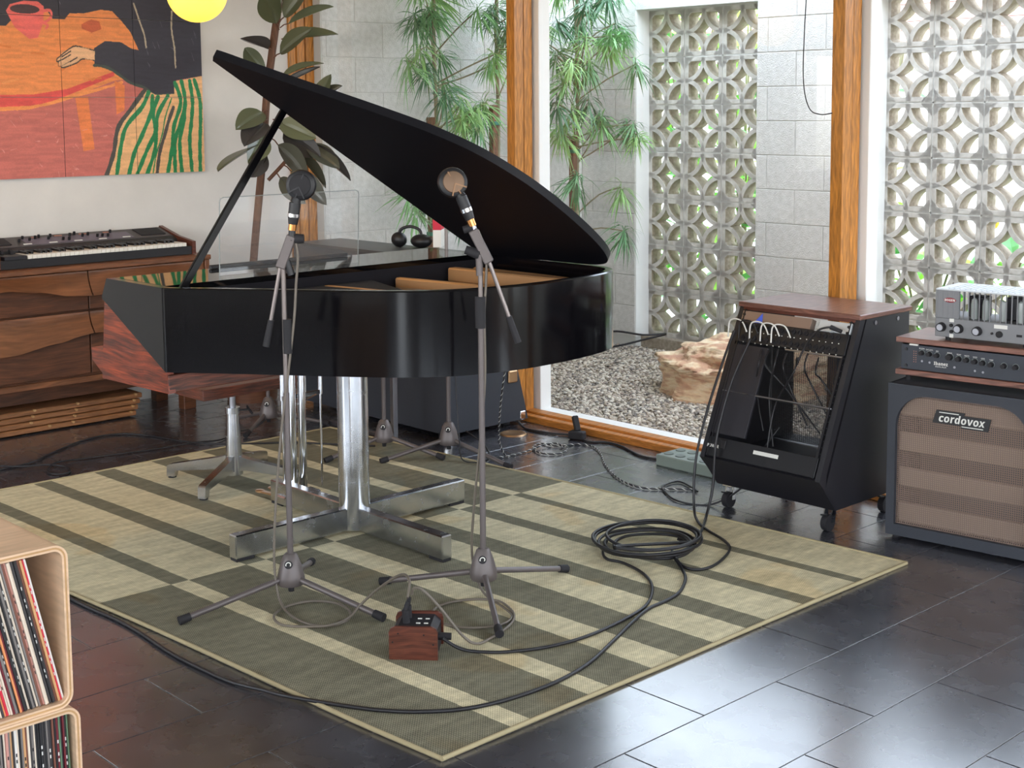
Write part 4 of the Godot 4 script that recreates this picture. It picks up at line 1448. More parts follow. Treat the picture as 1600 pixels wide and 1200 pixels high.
func painting() -> void:
	# painted on square plywood panels; drawn on a sheet of 2 m by 1.2 m, 450 px a metre
	var w := 900
	var h := 540
	var im := Image.create_empty(w, h, false, Image.FORMAT_RGB8)
	# sketch units: a quarter of a pixel of the sheet's view; x 0..1265 to 2.871..4.0 m, y 0..1095 to 2.13..1.2 m
	var T := func(a: Array) -> Array:
		var q := []
		for k in range(0, a.size(), 2):
			var wx: float = 2.871 + a[k] * 0.000893
			var wy: float = 1.2 + (1092.0 - a[k + 1]) * 0.000849
			q.append(P((wx - 2.0) * 450.0, (2.4 - wy) * 450.0))
		return q
	var orange := c8(0xE98B4C)
	var dark := c8(0x322E38)
	var green := c8(0x1C7D46)
	var straw := c8(0xE8B27C)
	var u := 0.000893 * 450.0
	im.fill(orange)
	fill_poly(im, T.call([-1000, 700, 0, 690, 230, 672, 400, 630, 690, 520, 900, 500, 1300, 500, 1300, 1200, -1000, 1200]), c8(0xC46A5E))
	fill_poly(im, T.call([-1000, 600, 0, 608, 200, 605, 400, 572, 690, 465, 690, 492, 420, 602, 240, 668, 0, 676, -1000, 690]), c8(0xDE4F48))
	stroke(im, T.call([-1000, 700, 0, 690, 240, 668, 450, 612, 640, 560, 740, 530]), 18 * u, c8(0xEE9350))
	fill_poly(im, T.call([445, 620, 522, 615, 550, 930, 482, 942]), c8(0xE57E44))
	fill_poly(im, T.call([690, 520, 752, 550, 745, 700, 695, 725]), c8(0xE57E44))
	for k in 60:
		var x := rng.randf_range(-900, 680)
		var y := rng.randf_range(720, 1080)
		stroke(im, T.call([x, y, x + rng.randf_range(-20, 40), y + rng.randf_range(-10, 40)]), 2, c8(0xD98C80))
	for k in 40:
		var x := rng.randf_range(-900, 750)
		var y := rng.randf_range(230, 560)
		stroke(im, T.call([x, y, x + rng.randf_range(10, 90), y + rng.randf_range(-30, 30)]), rng.randf_range(4, 14) * u, c8(0xDF7C3C) if k % 2 else c8(0xEE9656))
	fill_poly(im, T.call([500, 190, 560, 160, 610, 170, 620, 215, 560, 238, 500, 215]), c8(0xC95E38))
	# the figure's dark coat and sleeve
	fill_poly(im, T.call([-1000, -500, 1300, -500, 1300, 480, 1090, 515, 1075, 598, 950, 606, 880, 562, 790, 532, 700, 470, 640, 440, 570, 430, 570, 330, 640, 285, 740, 290, 800, 325, 850, 335, 800, 225, 745, 160, 690, 105, 620, 100, 520, 125, 430, 130, 400, 165, 330, 165, 300, 120, 200, 80, 60, 215, 20, 215, -200, 190, -1000, 230]), dark)
	for s in [[830, 55, 860, 150, 890, 240, 900, 320], [1075, 90, 1070, 200, 1085, 320, 1088, 440]]:
		stroke(im, T.call(s), 5, c8(0xB8A88E))
	for k in 26:
		var x := rng.randf_range(-800, 1230)
		var y := rng.randf_range(-450, 60) if k < 16 else rng.randf_range(60, 420)
		if x < 880 and y > 60: x = rng.randf_range(900, 1230)
		stroke(im, T.call([x, y, x + 14, y + rng.randf_range(10, 50)]), 2, c8(0x57525C))
	stroke(im, T.call([570, 430, 640, 440, 700, 470, 790, 532, 880, 562, 950, 606, 1072, 600]), 7, c8(0x3F4A40))
	# cup
	fill_poly(im, T.call([65, 130, 88, 92, 170, 68, 250, 70, 282, 96, 275, 190, 240, 278, 190, 286, 110, 222]), c8(0xEC6A62))
	stroke(im, T.call([280, 122, 318, 118, 325, 150, 300, 178, 275, 190]), 16 * u, c8(0xEC6A62))
	stroke(im, T.call([275, 190, 303, 205, 290, 222]), 12 * u, c8(0xEC6A62))
	var el := []
	for k in 24:
		el.append(172 + 84 * cos(TAU * k / 24)); el.append(116 + 27 * sin(TAU * k / 24))
	fill_poly(im, T.call(el), c8(0x4A3438))
	# striped skirt
	fill_poly(im, T.call([1075, 522, 1300, 480, 1300, 1200, 600, 1200, 660, 960, 700, 805, 790, 690, 885, 572, 950, 606, 1072, 600]), straw)
	stroke(im, T.call([885, 572, 790, 690, 703, 805, 668, 960, 612, 1110]), 28 * u, c8(0x49463F))
	for s in [[905, 590, 860, 680, 760, 790, 720, 900, 680, 1110], [930, 612, 915, 720, 850, 860, 800, 960, 755, 1110], [965, 620, 930, 720, 940, 830, 880, 950, 805, 1110], [1030, 612, 960, 730, 945, 850, 930, 960, 870, 1110], [1080, 530, 1115, 650, 1065, 800, 1050, 920, 1010, 1110], [1125, 522, 1145, 650, 1110, 780, 1068, 900, 1064, 1110], [1145, 660, 1130, 780, 1100, 900, 1110, 1110], [1180, 518, 1195, 650, 1182, 780, 1168, 900, 1178, 1110], [1212, 512, 1246, 640, 1244, 800, 1236, 940, 1234, 1110]]:
		stroke(im, T.call(s), 27 * u, green)
	stroke(im, T.call([1055, 628, 1010, 740, 985, 850, 940, 980, 915, 1100]), 9 * u, green)
	stroke(im, T.call([1066, 682, 1030, 770, 1000, 860, 965, 960, 940, 1110]), 24 * u, c8(0x4B4640))
	# hand
	fill_poly(im, T.call([575, 343, 530, 330, 470, 320, 425, 335, 380, 360, 348, 395, 352, 412, 365, 440, 388, 446, 460, 420, 500, 395, 572, 402]), c8(0xE6B286))
	for s in [[575, 343, 470, 320, 425, 335, 348, 395], [348, 395, 352, 412, 430, 370], [355, 415, 365, 440, 470, 385], [370, 444, 388, 446, 460, 420, 500, 395, 572, 402], [430, 350, 375, 385]]:
		stroke(im, T.call(s), 2.2, c8(0x463A32))
	var no := FastNoiseLite.new()
	no.frequency = 0.02
	no.fractal_octaves = 3
	for y in h:
		for x in w:
			var g := 1.0 + 0.10 * no.get_noise_2d(x * 0.6 + no.get_noise_2d(x, y) * 30.0, y * 4.0) + 0.05 * no.get_noise_2d(x * 12.0, y * 12.0)
			im.set_pixel(x, y, im.get_pixel(x, y) * g)
	var m := mk("painted_plywood", Color.WHITE, 0.55)
	m.albedo_texture = ImageTexture.create_from_image(im)
	m.texture_repeat = false
	var t := thing("painting", "painting on wood panels of a dark-coated figure with a green striped skirt", "painting", V(3.2, 1.2, -6.69))
	for r in 3:
		for c in 5:
			var lo := V(2.0 + 0.4 * c + 0.0012, 1.2 + 0.4 * r + 0.0012, -6.697)
			var hi := V(2.0 + 0.4 * (c + 1) - 0.0012, 1.2 + 0.4 * (r + 1) - 0.0012, -6.676)
			var b := Mb.new()
			b.bb(lo, V(hi.x, hi.y, hi.z - 0.0005))
			var u0 := (lo.x - 2.0) / 2.0
			var u1 := (hi.x - 2.0) / 2.0
			var v0 := (2.4 - hi.y) / 1.2
			var v1 := (2.4 - lo.y) / 1.2
			b.quv(V(lo.x, lo.y, hi.z), V(hi.x, lo.y, hi.z), V(hi.x, hi.y, hi.z), V(lo.x, hi.y, hi.z), V(0, 0, 1), P(u0, v1), P(u1, v1), P(u1, v0), P(u0, v0))
			part(t, "panel", b, m)

func pendant() -> void:
	var c := V(2.915, 1.99, -4.885)
	var t := thing("globe_pendant", "glowing yellow glass globe pendant lamp hanging before the painting", "lamp", c)
	var b := Mb.new()
	b.ell(X(c, Vector3.ZERO, V(0.119, 0.119, 0.119)), 40, 24)
	var m := mk("lamp_globe", c8(0xF6D77A), 0.25)
	m.emission_enabled = true
	m.emission = c8(0xFFC23C)
	m.emission_energy_multiplier = 0.62
	part(t, "globe_shade", b, m)
	b = Mb.new()
	b.cyl(c + V(0, 0.115, 0), c + V(0, 0.15, 0), 0.04, 0.03, 20)
	part(t, "fitter", b, M.brass)
	b = Mb.new()
	b.cyl(c + V(0, 0.15, 0), V(c.x, 2.6, c.z), 0.004, 0.004, 8)
	part(t, "cord", b, M.cable_black)
	var l := OmniLight3D.new()
	l.name = "pendant_light"
	l.position = Vector3.ZERO
	l.light_color = c8(0xFFCB70)
	l.light_energy = 0.1
	l.light_size = 0.09
	l.omni_range = 14.0
	l.omni_attenuation = 2.0
	l.shadow_enabled = true
	t.add_child(l)

# ---------------------------------------------------------------- rubber plant
func big_leaf(b: Mb, len: float, w: float, curl: float, cup: float) -> void:
	# along local z, broad oval with a pointed tip; thick as a leaf is
	var seg := 12
	var half := 4
	var g := []
	for k in seg + 1:
		var f := float(k) / seg
		var row := []
		var hw := w * 0.5 * pow(sin(PI * pow(f, 0.85)), 0.72) if f < 0.999 else 0.0
		for j in range(-half, half + 1):
			var s := float(j) / half
			row.append(V(s * hw, -curl * len * f * f + cup * absf(s) * hw + (0.0035 if j == 0 else 0.0) * -1.0, len * f))
		g.append(row)
	for side in [1.0, -1.0]:
		for k in seg:
			for j in half * 2:
				var q := [g[k][j], g[k][j + 1], g[k + 1][j + 1], g[k + 1][j]]
				var m: Vector3 = (q[2] - q[0]).cross(q[1] - q[3])
				if m.length() < 1e-9:
					continue
				m = m.normalized() * (1.0 if (q[2] - q[0]).cross(q[1] - q[3]).y > 0 else -1.0) * side
				var off: Vector3 = Vector3.UP * 0.0006 * side
				b.sq(q[0] + off, q[1] + off, q[2] + off, q[3] + off, m, m, m, m)

func rubber_plant() -> void:
	var at := V(4.02, 0, -6.30)
	var t := thing("rubber_plant", "tall rubber plant with broad dark leathery leaves in the corner behind the piano", "plant", at)
	var b := Mb.new()
	b.lathe([P(0.0, 0.0), P(0.13, 0.0), P(0.165, 0.30), P(0.17, 0.30), P(0.155, 0.30), P(0.15, 0.27), P(0.0, 0.27)], X(at), 28)
	part(t, "pot", b, M.walnut_dark, "brown wooden planter")
	b = Mb.new()
	var tp := smooth([V(4.01, 0.25, -6.30), V(4.05, 0.73, -6.30), V(4.122, 1.267, -6.30), V(4.16, 1.603, -6.30), V(4.20, 1.831, -6.30), V(4.25, 2.107, -6.30), V(4.27, 2.4, -6.30)], 6)
	b.tube(tp, 0.021, 10)
	part(t, "trunk", b, M.bark)
	b = Mb.new()
	b.tube(smooth([V(4.135, 1.16, -6.27), V(4.26, 1.32, -6.20), V(4.36, 1.52, -6.16), V(4.40, 1.66, -6.15)], 5), 0.010, 8)
	part(t, "branch", b, M.bark)
	var mats := []
	for c in [0x5A5F47, 0x4A4A3E, 0x676B50, 0x3E3A38]:
		var m := mk("rubber_leaf_%d" % c, c8(c), 0.28)
		mats.append(m)
	var shapes := []
	for s in [[0.27, 0.14, 0.10, 0.25], [0.24, 0.135, 0.02, 0.35], [0.22, 0.10, 0.25, 0.3], [0.16, 0.085, 0.05, 0.4]]:
		b = Mb.new()
		big_leaf(b, s[0], s[1], s[2], s[3])
		shapes.append(b.mesh())
	# leaves: where the stalk leaves the stem, where the tip ends, roll about its own length, shape, tone  (x, y at z)
	var lv := [
		[4.235, 1.95, -6.28, 4.08, 2.14, -6.20, 40, 0, 0], [4.24, 1.96, -6.28, 4.50, 2.10, -6.18, -20, 0, 2], [4.24, 1.90, -6.27, 4.52, 1.955, -6.15, 25, 0, 2],
		[4.20, 1.84, -6.29, 3.96, 1.90, -6.22, 10, 1, 3], [4.19, 1.80, -6.27, 4.28, 1.95, -6.05, 60, 1, 0], [4.17, 1.70, -6.28, 3.96, 1.86, -6.24, 70, 2, 0],
		[4.20, 1.68, -6.27, 4.40, 1.82, -6.16, 20, 2, 2], [4.19, 1.64, -6.27, 4.38, 1.76, -6.13, 5, 1, 3], [4.15, 1.53, -6.28, 3.91, 1.45, -6.20, -35, 0, 0],
		[4.14, 1.48, -6.27, 3.90, 1.37, -6.12, -15, 0, 3], [4.14, 1.42, -6.27, 3.96, 1.27, -6.16, -50, 0, 2], [4.12, 1.36, -6.27, 3.74, 1.25, -6.14, 15, 0, 0],
		[4.13, 1.33, -6.27, 3.94, 1.19, -6.12, -60, 3, 3], [4.36, 1.50, -6.16, 4.40, 1.72, -6.10, 80, 2, 0], [4.39, 1.58, -6.15, 4.47, 1.66, -6.06, 40, 3, 1],
		[4.40, 1.56, -6.15, 4.58, 1.56, -6.06, 10, 2, 2], [4.16, 1.48, -6.25, 4.30, 1.38, -6.06, 60, 1, 2], [4.18, 1.44, -6.25, 4.34, 1.28, -6.08, 75, 1, 3],
		[4.15, 1.38, -6.25, 4.26, 1.18, -6.06, -70, 0, 1], [4.30, 1.38, -6.18, 4.53, 1.17, -6.05, -20, 0, 3], [4.28, 1.36, -6.18, 4.42, 1.22, -6.02, 40, 1, 1],
		[4.26, 1.32, -6.20, 4.36, 1.12, -6.06, -40, 1, 1], [4.20, 1.24, -6.22, 4.36, 1.04, -6.04, -60, 0, 1], [4.16, 1.20, -6.24, 4.22, 1.04, -6.06, 85, 3, 1],
		[4.25, 2.04, -6.28, 4.16, 2.26, -6.18, 60, 0, 2], [4.26, 2.10, -6.28, 4.46, 2.26, -6.2, -30, 0, 0], [4.22, 1.98, -6.26, 4.30, 2.18, -6.08, 70, 1, 0], [4.27, 2.25, -6.28, 4.05, 2.35, -6.2, 20, 0, 2],
		[4.13, 1.30, -6.27, 4.02, 1.215, -6.2, 10, 3, 1],
	]
	for e in lv:
		var a := V(e[0], e[1], e[2])
		var tip := V(e[3], e[4], e[5])
		var d := (tip - a).normalized()
		var s := a.lerp(tip, 0.16)
		b = Mb.new()
		b.tube([a, a.lerp(s, 0.5) + V(0, 0.006, 0), s], 0.0035, 6)
		part(t, "leaf_stalk", b, M.bark)
		var len: float = [0.27, 0.24, 0.22, 0.16][e[7]]
		var x := Vector3.UP.cross(d).normalized()
		var bs := Basis(x, d.cross(x), d) * Basis(V(0, 0, 1), deg_to_rad(e[6]))
		var k := s.distance_to(tip) / len
		piece(t, "leaf", shapes[e[7]], mats[e[8]], Transform3D(bs * Basis.from_scale(V(lerpf(k, 1.0, 0.5), 1, k)), s - at))

# ---------------------------------------------------------------- gear rack by the window
func words(p: Node3D, called: String, s: String, size: float, xf: Transform3D, m: Material, bold := true, italic := false) -> void:
	var f := SystemFont.new()
	f.font_names = PackedStringArray(["Droid Sans"])
	f.font_weight = 700 if bold else 400
	f.font_italic = italic
	var tm := TextMesh.new()
	tm.text = s
	tm.font = f
	tm.font_size = 32
	tm.pixel_size = size / 32.0
	tm.depth = 0.0006
	piece(p, called, tm, m, xf)

func gear_rack() -> void:
	var z0 := -3.285
	var z1 := -2.755
	var t := thing("gear_rack", "black sloping equipment rack on casters with a wooden top by the window", "rack", V(4.35, 0, -3.02))
	var b := Mb.new()
	var fx := func(s: float, out: float) -> Vector3:  # a point of the sloping front: s up along it, out away from it
		return V(4.06 + 0.394 * s - 0.919 * out, 0.215 + 0.919 * s + 0.394 * out, 0)
	for z in [z0, z1 - 0.016]:
		b = Mb.new()
		b.ext([P(4.345, 0.765), P(4.63, 0.765), P(4.63, 0.092), P(4.165, 0.092), P(4.10, 0.172), P(4.108, 0.20)], 0.016, Transform3D(Basis(), V(0, 0, z)))
		part(t, "side_panel", b, M.black_paint)
		b = Mb.new()
		b.ext([P(4.30, 0.765), P(4.332, 0.765), P(4.105, 0.235), P(4.10, 0.172), P(4.06, 0.215)], 0.02, Transform3D(Basis(), V(0, 0, z - 0.002)))
		part(t, "side_post", b, M.black_paint)
		b = Mb.new()
		for y in [0.745]:
			for x in [4.40, 4.55]:
				b.cyl(V(x, y, z - 0.003), V(x, y, z + 0.019), 0.008, 0.008, 12)
		part(t, "bolt", b, M.steel)
	b = Mb.new()
	b.bb(V(4.292, 0.764, z0 - 0.006), V(4.642, 0.783, z1 + 0.006), 0.003)
	part(t, "top_board", b, M.shelf_wood, "red-brown wooden top board")
	b = Mb.new()
	b.bb(V(4.296, 0.753, z0 + 0.016), V(4.302, 0.765, z1 - 0.016))
	part(t, "top_edging", b, M.mahogany)
	b = Mb.new()
	b.ext([P(4.06, 0.218), P(4.165, 0.092), P(4.175, 0.10), P(4.075, 0.222)], z1 - z0, Transform3D(Basis(), V(0, 0, z0)))
	part(t, "kick_panel", b, M.black_paint)
	b = Mb.new()
	b.bb(V(4.075, 0.212, z0 + 0.016), V(4.60, 0.220, z1 - 0.016))
	part(t, "bottom_shelf", b, M.black_paint)
	# rails with punched holes, along the slope
	for z in [z0 + 0.03, z1 - 0.03]:
		b = Mb.new()
		b.bar(fx.call(0.01, -0.012) + V(0, 0, z), fx.call(0.59, -0.012) + V(0, 0, z), 0.028, 0.004, 0.0, V(0, 0, 1))
		b.bar(fx.call(0.01, -0.012) + V(0, 0, z), fx.call(0.59, -0.012) + V(0, 0, z), 0.004, 0.03, 0.0, V(0, 0, 1))
		part(t, "mounting_rail", b, M.black_plastic)
		for k in 24:
			b = Mb.new()
			var c: Vector3 = fx.call(0.03 + 0.0235 * k, -0.0085) + V(0, 0, z)
			b.cyl(c, c + V(-0.919, 0.394, 0) * 0.002, 0.003, 0.003, 6)
			part(t, "rail_hole", b, M.steel)
	# front frame of a unit: a panel lying on the slope
	var slab := func(s0: float, s1: float, za: float, zb: float, thick: float) -> Mb:
		var q := Mb.new()
		var a: Vector3 = fx.call(s0, 0.0)
		var e: Vector3 = fx.call(s1, 0.0)
		q.box(Transform3D(Basis(V(0, 0, 1), V(0.394, 0.919, 0), V(-0.919, 0.394, 0)), (a + e) / 2.0 + V(0, 0, (za + zb) / 2.0) - V(-0.919, 0.394, 0) * thick / 2.0), V(zb - za, s1 - s0, thick), 0.001)
		return q
	var face := func(s: float, z: float, out := 0.0) -> Transform3D:
		return Transform3D(Basis(V(0, 0, 1), V(0.394, 0.919, 0), V(-0.919, 0.394, 0)), fx.call(s, out) + V(0, 0, z))
	part(t, "effects_unit", slab.call(0.542, 0.583, z0 + 0.02, -2.95, 0.03), mk("unit_brown", c8(0x8A7468), 0.4, 0.2))
	part(t, "power_unit", slab.call(0.542, 0.583, -2.915, z1 - 0.025, 0.03), M.amp_light)
	b = Mb.new()
	for q in [[0.545, z1 - 0.035], [0.568, z1 - 0.035], [0.545, z0 + 0.03], [0.568, z0 + 0.03]]:
		b.cyl(fx.call(q[0], -0.001) + V(0, 0, q[1]), fx.call(q[0], 0.004) + V(0, 0, q[1]), 0.006, 0.005, 10)
	part(t, "screw", b, M.black_plastic)
	b = Mb.new()
	b.cyl(fx.call(0.552, 0.0) + V(0, 0, -2.86), fx.call(0.552, 0.012) + V(0, 0, -2.86), 0.014, 0.012, 16)
	part(t, "dial", b, M.amp_light)
	b = Mb.new()
	b.ext([P(-0.016, -0.012), P(0.022, -0.012), P(0.014, 0.028)], 0.001, face.call(0.552, -3.185, 0.001))
	part(t, "tape", b, M.blue_tape, "blue tape triangle")
	var ps := slab.call(0.462, 0.54, z0 + 0.02, z1 - 0.025, 0.01) as Mb
	var pp := part(t, "patch_panel", ps, M.black_plastic)
	var jk := Mb.new()
	jk.lathe([P(0.0, 0.001), P(0.0065, 0.001), P(0.0065, 0.004), P(0.009, 0.004), P(0.009, 0.0), P(0.0, 0.0)], X(Vector3.ZERO, V(90, 0, 0)), 12)
	jk.box(X(V(0, 0.0105, 0.002)), V(0.006, 0.004, 0.004), 0.001)
	var jm := jk.mesh()
	for r in 2:
		for k in 16:
			var o := piece(pp, "jack", jm, M.rubber, Transform3D())
			var xf: Transform3D = face.call(0.524 - 0.046 * r, z0 + 0.05 + 0.0275 * k, 0.0005)
			o.transform = Transform3D(xf.basis, xf.origin - t.position)
			var sc := Mb.new()
			sc.cyl(fx.call(0.503 - 0.042 * r, 0.0) + V(0, 0, z0 + 0.058 + 0.0275 * k), fx.call(0.503 - 0.042 * r, 0.002) + V(0, 0, z0 + 0.058 + 0.0275 * k), 0.0025, 0.002, 6)
			part(pp, "screw", sc, M.print_white)
	part(t, "trim_strip", slab.call(0.452, 0.458, z0 + 0.25, z1 - 0.03, 0.006), M.steel)
	part(t, "shelf_edge", slab.call(0.262, 0.268, z0 + 0.02, z1 - 0.025, 0.02), M.steel)
	# dark units behind the open half, fine screen behind the other
	part(t, "blank_panel", slab.call(0.10, 0.45, z0 + 0.02, -3.11, 0.012), mk("blank_dark", c8(0x26242A), 0.55))
	var s := Mb.new()
	var sx := 4.48
	for k in 114:
		s.bb(V(sx, 0.225, -3.265 + 0.0043 * k), V(sx + 0.001, 0.64, -3.265 + 0.0043 * k + 0.0019))
	for k in 96:
		s.bb(V(sx - 0.0002, 0.225 + 0.0043 * k, -3.265), V(sx + 0.0012, 0.225 + 0.0043 * k + 0.0019, -2.775))
	part(t, "back_screen", s, M.black_plastic, "fine perforated back screen").set_meta("kind", "stuff")
	b = Mb.new()
	b.bb(V(4.46, 0.225, -2.955), V(4.5, 0.64, -2.915))
	part(t, "back_post", b, M.black_paint)
	part(t, "power_conditioner", slab.call(0.012, 0.085, z0 + 0.02, z1 - 0.025, 0.05), M.black_plastic)
	b = Mb.new()
	b.box(face.call(0.062, z0 + 0.09, 0.002), V(0.022, 0.034, 0.006), 0.002)
	part(t, "outlet", b, M.rubber)
	b = Mb.new()
	b.box(face.call(0.058, -3.0, 0.001), V(0.11, 0.014, 0.001))
	part(t, "label_strip", b, M.print_white)
	words(t, "lettering", "POWER", 0.016, Transform3D((face.call(0.05, z0 + 0.045, 0.001) as Transform3D).basis, (face.call(0.05, z0 + 0.045, 0.001) as Transform3D).origin - t.position), M.print_white)
	# short leads hanging in the open bay
	for e in [[-3.13, 0.44, -3.08, 0.15], [-3.06, 0.45, -3.02, 0.10], [-3.02, 0.44, -2.90, 0.20], [-2.93, 0.45, -2.82, 0.24], [-2.88, 0.44, -2.80, 0.30], [-3.10, 0.44, -2.84, 0.18], [-2.97, 0.43, -3.04, 0.06]]:
		b = Mb.new()
		b.tube(smooth([fx.call(e[1], 0.004) + V(0, 0, e[0]), fx.call(e[1] - 0.06, 0.03) + V(0, 0, e[0] + 0.02), fx.call((e[1] + e[3]) / 2.0, -0.03) + V(0, 0, (e[0] + e[2]) / 2.0 - 0.03), fx.call(e[3], -0.06) + V(0, 0, e[2])], 6), 0.0035, 6)
		part(t, "lead", b, M.cable_black)
	for k in 5:
		b = Mb.new()
		var z := z0 + 0.035 + 0.05 * k
		b.tube(smooth([fx.call(0.50, 0.004) + V(0, 0, z + 0.03), fx.call(0.535, 0.03) + V(0, 0, z + 0.01), fx.call(0.53, 0.03) + V(0, 0, z - 0.04), fx.call(0.47, 0.01) + V(0, 0, z - 0.045)], 5), 0.003, 6)
		part(t, "patch_cord", b, M.white_plastic if k != 1 else M.cable_black)
	b = Mb.new()
	b.tube(smooth([fx.call(0.40, 0.01) + V(0, 0, -2.96), fx.call(0.47, 0.03) + V(0, 0, -2.93), fx.call(0.53, 0.05) + V(0, 0, -2.88), fx.call(0.55, 0.045) + V(0, 0, -2.83), fx.call(0.545, 0.03) + V(0, 0, -2.80)], 6), 0.004, 7)
	part(t, "lead", b, M.cable_black)
	b = Mb.new()
	b.cyl(fx.call(0.55, 0.045) + V(0, 0, -2.835), fx.call(0.542, 0.03) + V(0, 0, -2.795), 0.009, 0.007, 10)
	part(t, "plug", b, M.rubber)
	for c in [V(4.204, 0, -2.812), V(4.19, 0, -3.25), V(4.56, 0, -2.80), V(4.56, 0, -3.24)]:
		b = Mb.new()
		b.cyl(c + V(0, 0.03, -0.012), c + V(0, 0.03, 0.012), 0.03, 0.03, 22)
		var ca := part(t, "caster", b, M.rubber)
		b = Mb.new()
		b.bar(c + V(0.01, 0.03, -0.016), c + V(0.016, 0.085, -0.016), 0.022, 0.003, 0.0, V(0, 0, 1))
		b.bar(c + V(0.01, 0.03, 0.016), c + V(0.016, 0.085, 0.016), 0.022, 0.003, 0.0, V(0, 0, 1))
		b.bb(c + V(-0.012, 0.082, -0.022), c + V(0.035, 0.093, 0.022), 0.002)
		part(ca, "fork", b, M.chrome)
		b = Mb.new()
		b.bar(c + V(-0.012, 0.06, 0), c + V(-0.04, 0.066, 0), 0.014, 0.006, 0.002)
		part(ca, "brake", b, M.black_plastic)

# ---------------------------------------------------------------- speaker cabinet with the shelf, the rack unit and the tube amplifier
func local_part(p: Node3D, c: String, mb: Mb, m: Material, label := "") -> MeshInstance3D:
	var keep: Vector3 = bases[p]
	bases[p] = Vector3.ZERO
	var o := part(p, c, mb, m, label)
	bases[p] = keep
	bases[o] = Vector3.ZERO
	return o

func speaker_cabinet() -> void:
	var turn := deg_to_rad(-83.35)
	var at := V(4.291, 0, -2.629)
	var t := thing("speaker_cabinet", "dark vinyl speaker cabinet with an arched brown grille cloth", "speaker", at)
	t.rotation.y = turn
	var b := Mb.new()
	b.bb(V(0, 0.012, -0.28), V(0.012, 0.557, -0.006), 0.002)
	b.bb(V(0.518, 0.012, -0.28), V(0.53, 0.557, -0.006), 0.002)
	b.bb(V(0, 0.545, -0.28), V(0.53, 0.557, -0.006), 0.002)
	b.bb(V(0, 0.012, -0.28), V(0.53, 0.024, -0.006), 0.002)
	b.bb(V(0, 0.012, -0.28), V(0.53, 0.557, -0.27), 0.002)
	local_part(t, "shell", b, M.tolex)
	var arch := []
	for k in 9:
		arch.append(P(0.5 - 0.115 + 0.115 * cos(PI / 2 * k / 8.0), 0.523 - 0.115 + 0.115 * sin(PI / 2 * k / 8.0)))
	for k in 9:
		arch.append(P(0.03 + 0.115 - 0.115 * sin(PI / 2 * k / 8.0), 0.523 - 0.115 + 0.115 * cos(PI / 2 * k / 8.0)))
	arch.append(P(0.03, 0.052))
	var ring := [P(0, 0.012), P(0.53, 0.012), P(0.53, 0.557), P(0, 0.557), P(0, 0.012), P(0.03, 0.052)]
	var inn := [P(0.03, 0.052)]
	for k in range(arch.size() - 2, -1, -1):
		inn.append(arch[k])
	inn.append(P(0.5, 0.052))
	# the frame as four fields round the opening
	b = Mb.new()
	b.ext([P(0, 0.012), P(0.53, 0.012), P(0.53, 0.052), P(0, 0.052)], 0.018, X(V(0, 0, -0.018)))
	b.ext([P(0, 0.052), P(0.03, 0.052), P(0.03, 0.408), P(0, 0.408)], 0.018, X(V(0, 0, -0.018)))
	b.ext([P(0.5, 0.052), P(0.53, 0.052), P(0.53, 0.408), P(0.5, 0.408)], 0.018, X(V(0, 0, -0.018)))
	var tl := [P(0, 0.408), P(0.03, 0.408)]
	var tr := [P(0.53, 0.557), P(0.53, 0.408), P(0.5, 0.408)]
	for k in range(1, 9):
		tr.append(arch[k])
	tr.append(P(0.385, 0.557))
	for k in range(16, 8, -1):
		tl.append(arch[k])
	tl.append(P(0.145, 0.557))
	tl.append(P(0, 0.557))
	b.ext(tl, 0.018, X(V(0, 0, -0.018)))
	b.ext(tr, 0.018, X(V(0, 0, -0.018)))
	b.ext([P(0.145, 0.523), P(0.385, 0.523), P(0.385, 0.557), P(0.145, 0.557)], 0.018, X(V(0, 0, -0.018)))
	local_part(t, "front_frame", b, M.tolex)
	# open-weave cloth over louvre boards
	var im := Image.create_empty(64, 64, false, Image.FORMAT_RGBA8)
	for y in 64:
		for x in 64:
			var hole := (x % 8) < 3 and (y % 8) < 4
			var c := c8(0x5A4A44) if hole else (c8(0x8C776C) if (x % 8) < 6 else c8(0x776459))
			im.set_pixel(x, y, Color(c.r, c.g, c.b, 0.2 if hole else 0.72))
	var cl := mk("grille_cloth", Color.WHITE, 0.85)
	cl.albedo_texture = ImageTexture.create_from_image(im)
	cl.transparency = BaseMaterial3D.TRANSPARENCY_ALPHA
	cl.uv1_scale = V(17, 17, 1)
	b = Mb.new()
	var ap := PackedVector2Array([P(0.505, 0.045), P(0.505, 0.53), P(0.025, 0.53), P(0.025, 0.045)])
	b.quv(V(0.025, 0.045, -0.0195), V(0.505, 0.045, -0.0195), V(0.505, 0.53, -0.0195), V(0.025, 0.53, -0.0195), V(0, 0, 1), P(0, 0.485), P(0.48, 0.485), P(0.48, 0), P(0, 0))
	local_part(t, "grille_cloth", b, cl, "brown open-weave grille cloth")
	mk("louvre_board", c8(0xB09A86), 0.7)
	for k in 4:
		b = Mb.new()
		b.box(X(V(0.265, 0.475 - 0.128 * k, -0.042), V(0, 0, 0)), V(0.47, 0.068, 0.014), 0.004)
		local_part(t, "louvre", b, M.louvre_board)
	# badge
	b = Mb.new()
	var bx := 0.158
	var byy := 0.452
	b.ext([P(bx, byy - 0.018), P(bx + 0.105, byy - 0.018), P(bx + 0.10, byy - 0.026), P(bx + 0.196, byy - 0.026), P(bx + 0.206, byy + 0.018), P(bx + 0.112, byy + 0.018), P(bx + 0.115, byy + 0.028), P(bx + 0.014, byy + 0.028)], 0.004, X(V(0, 0, -0.019)))
	var bd := local_part(t, "badge", b, M.black_plastic, "black badge reading cordovox")
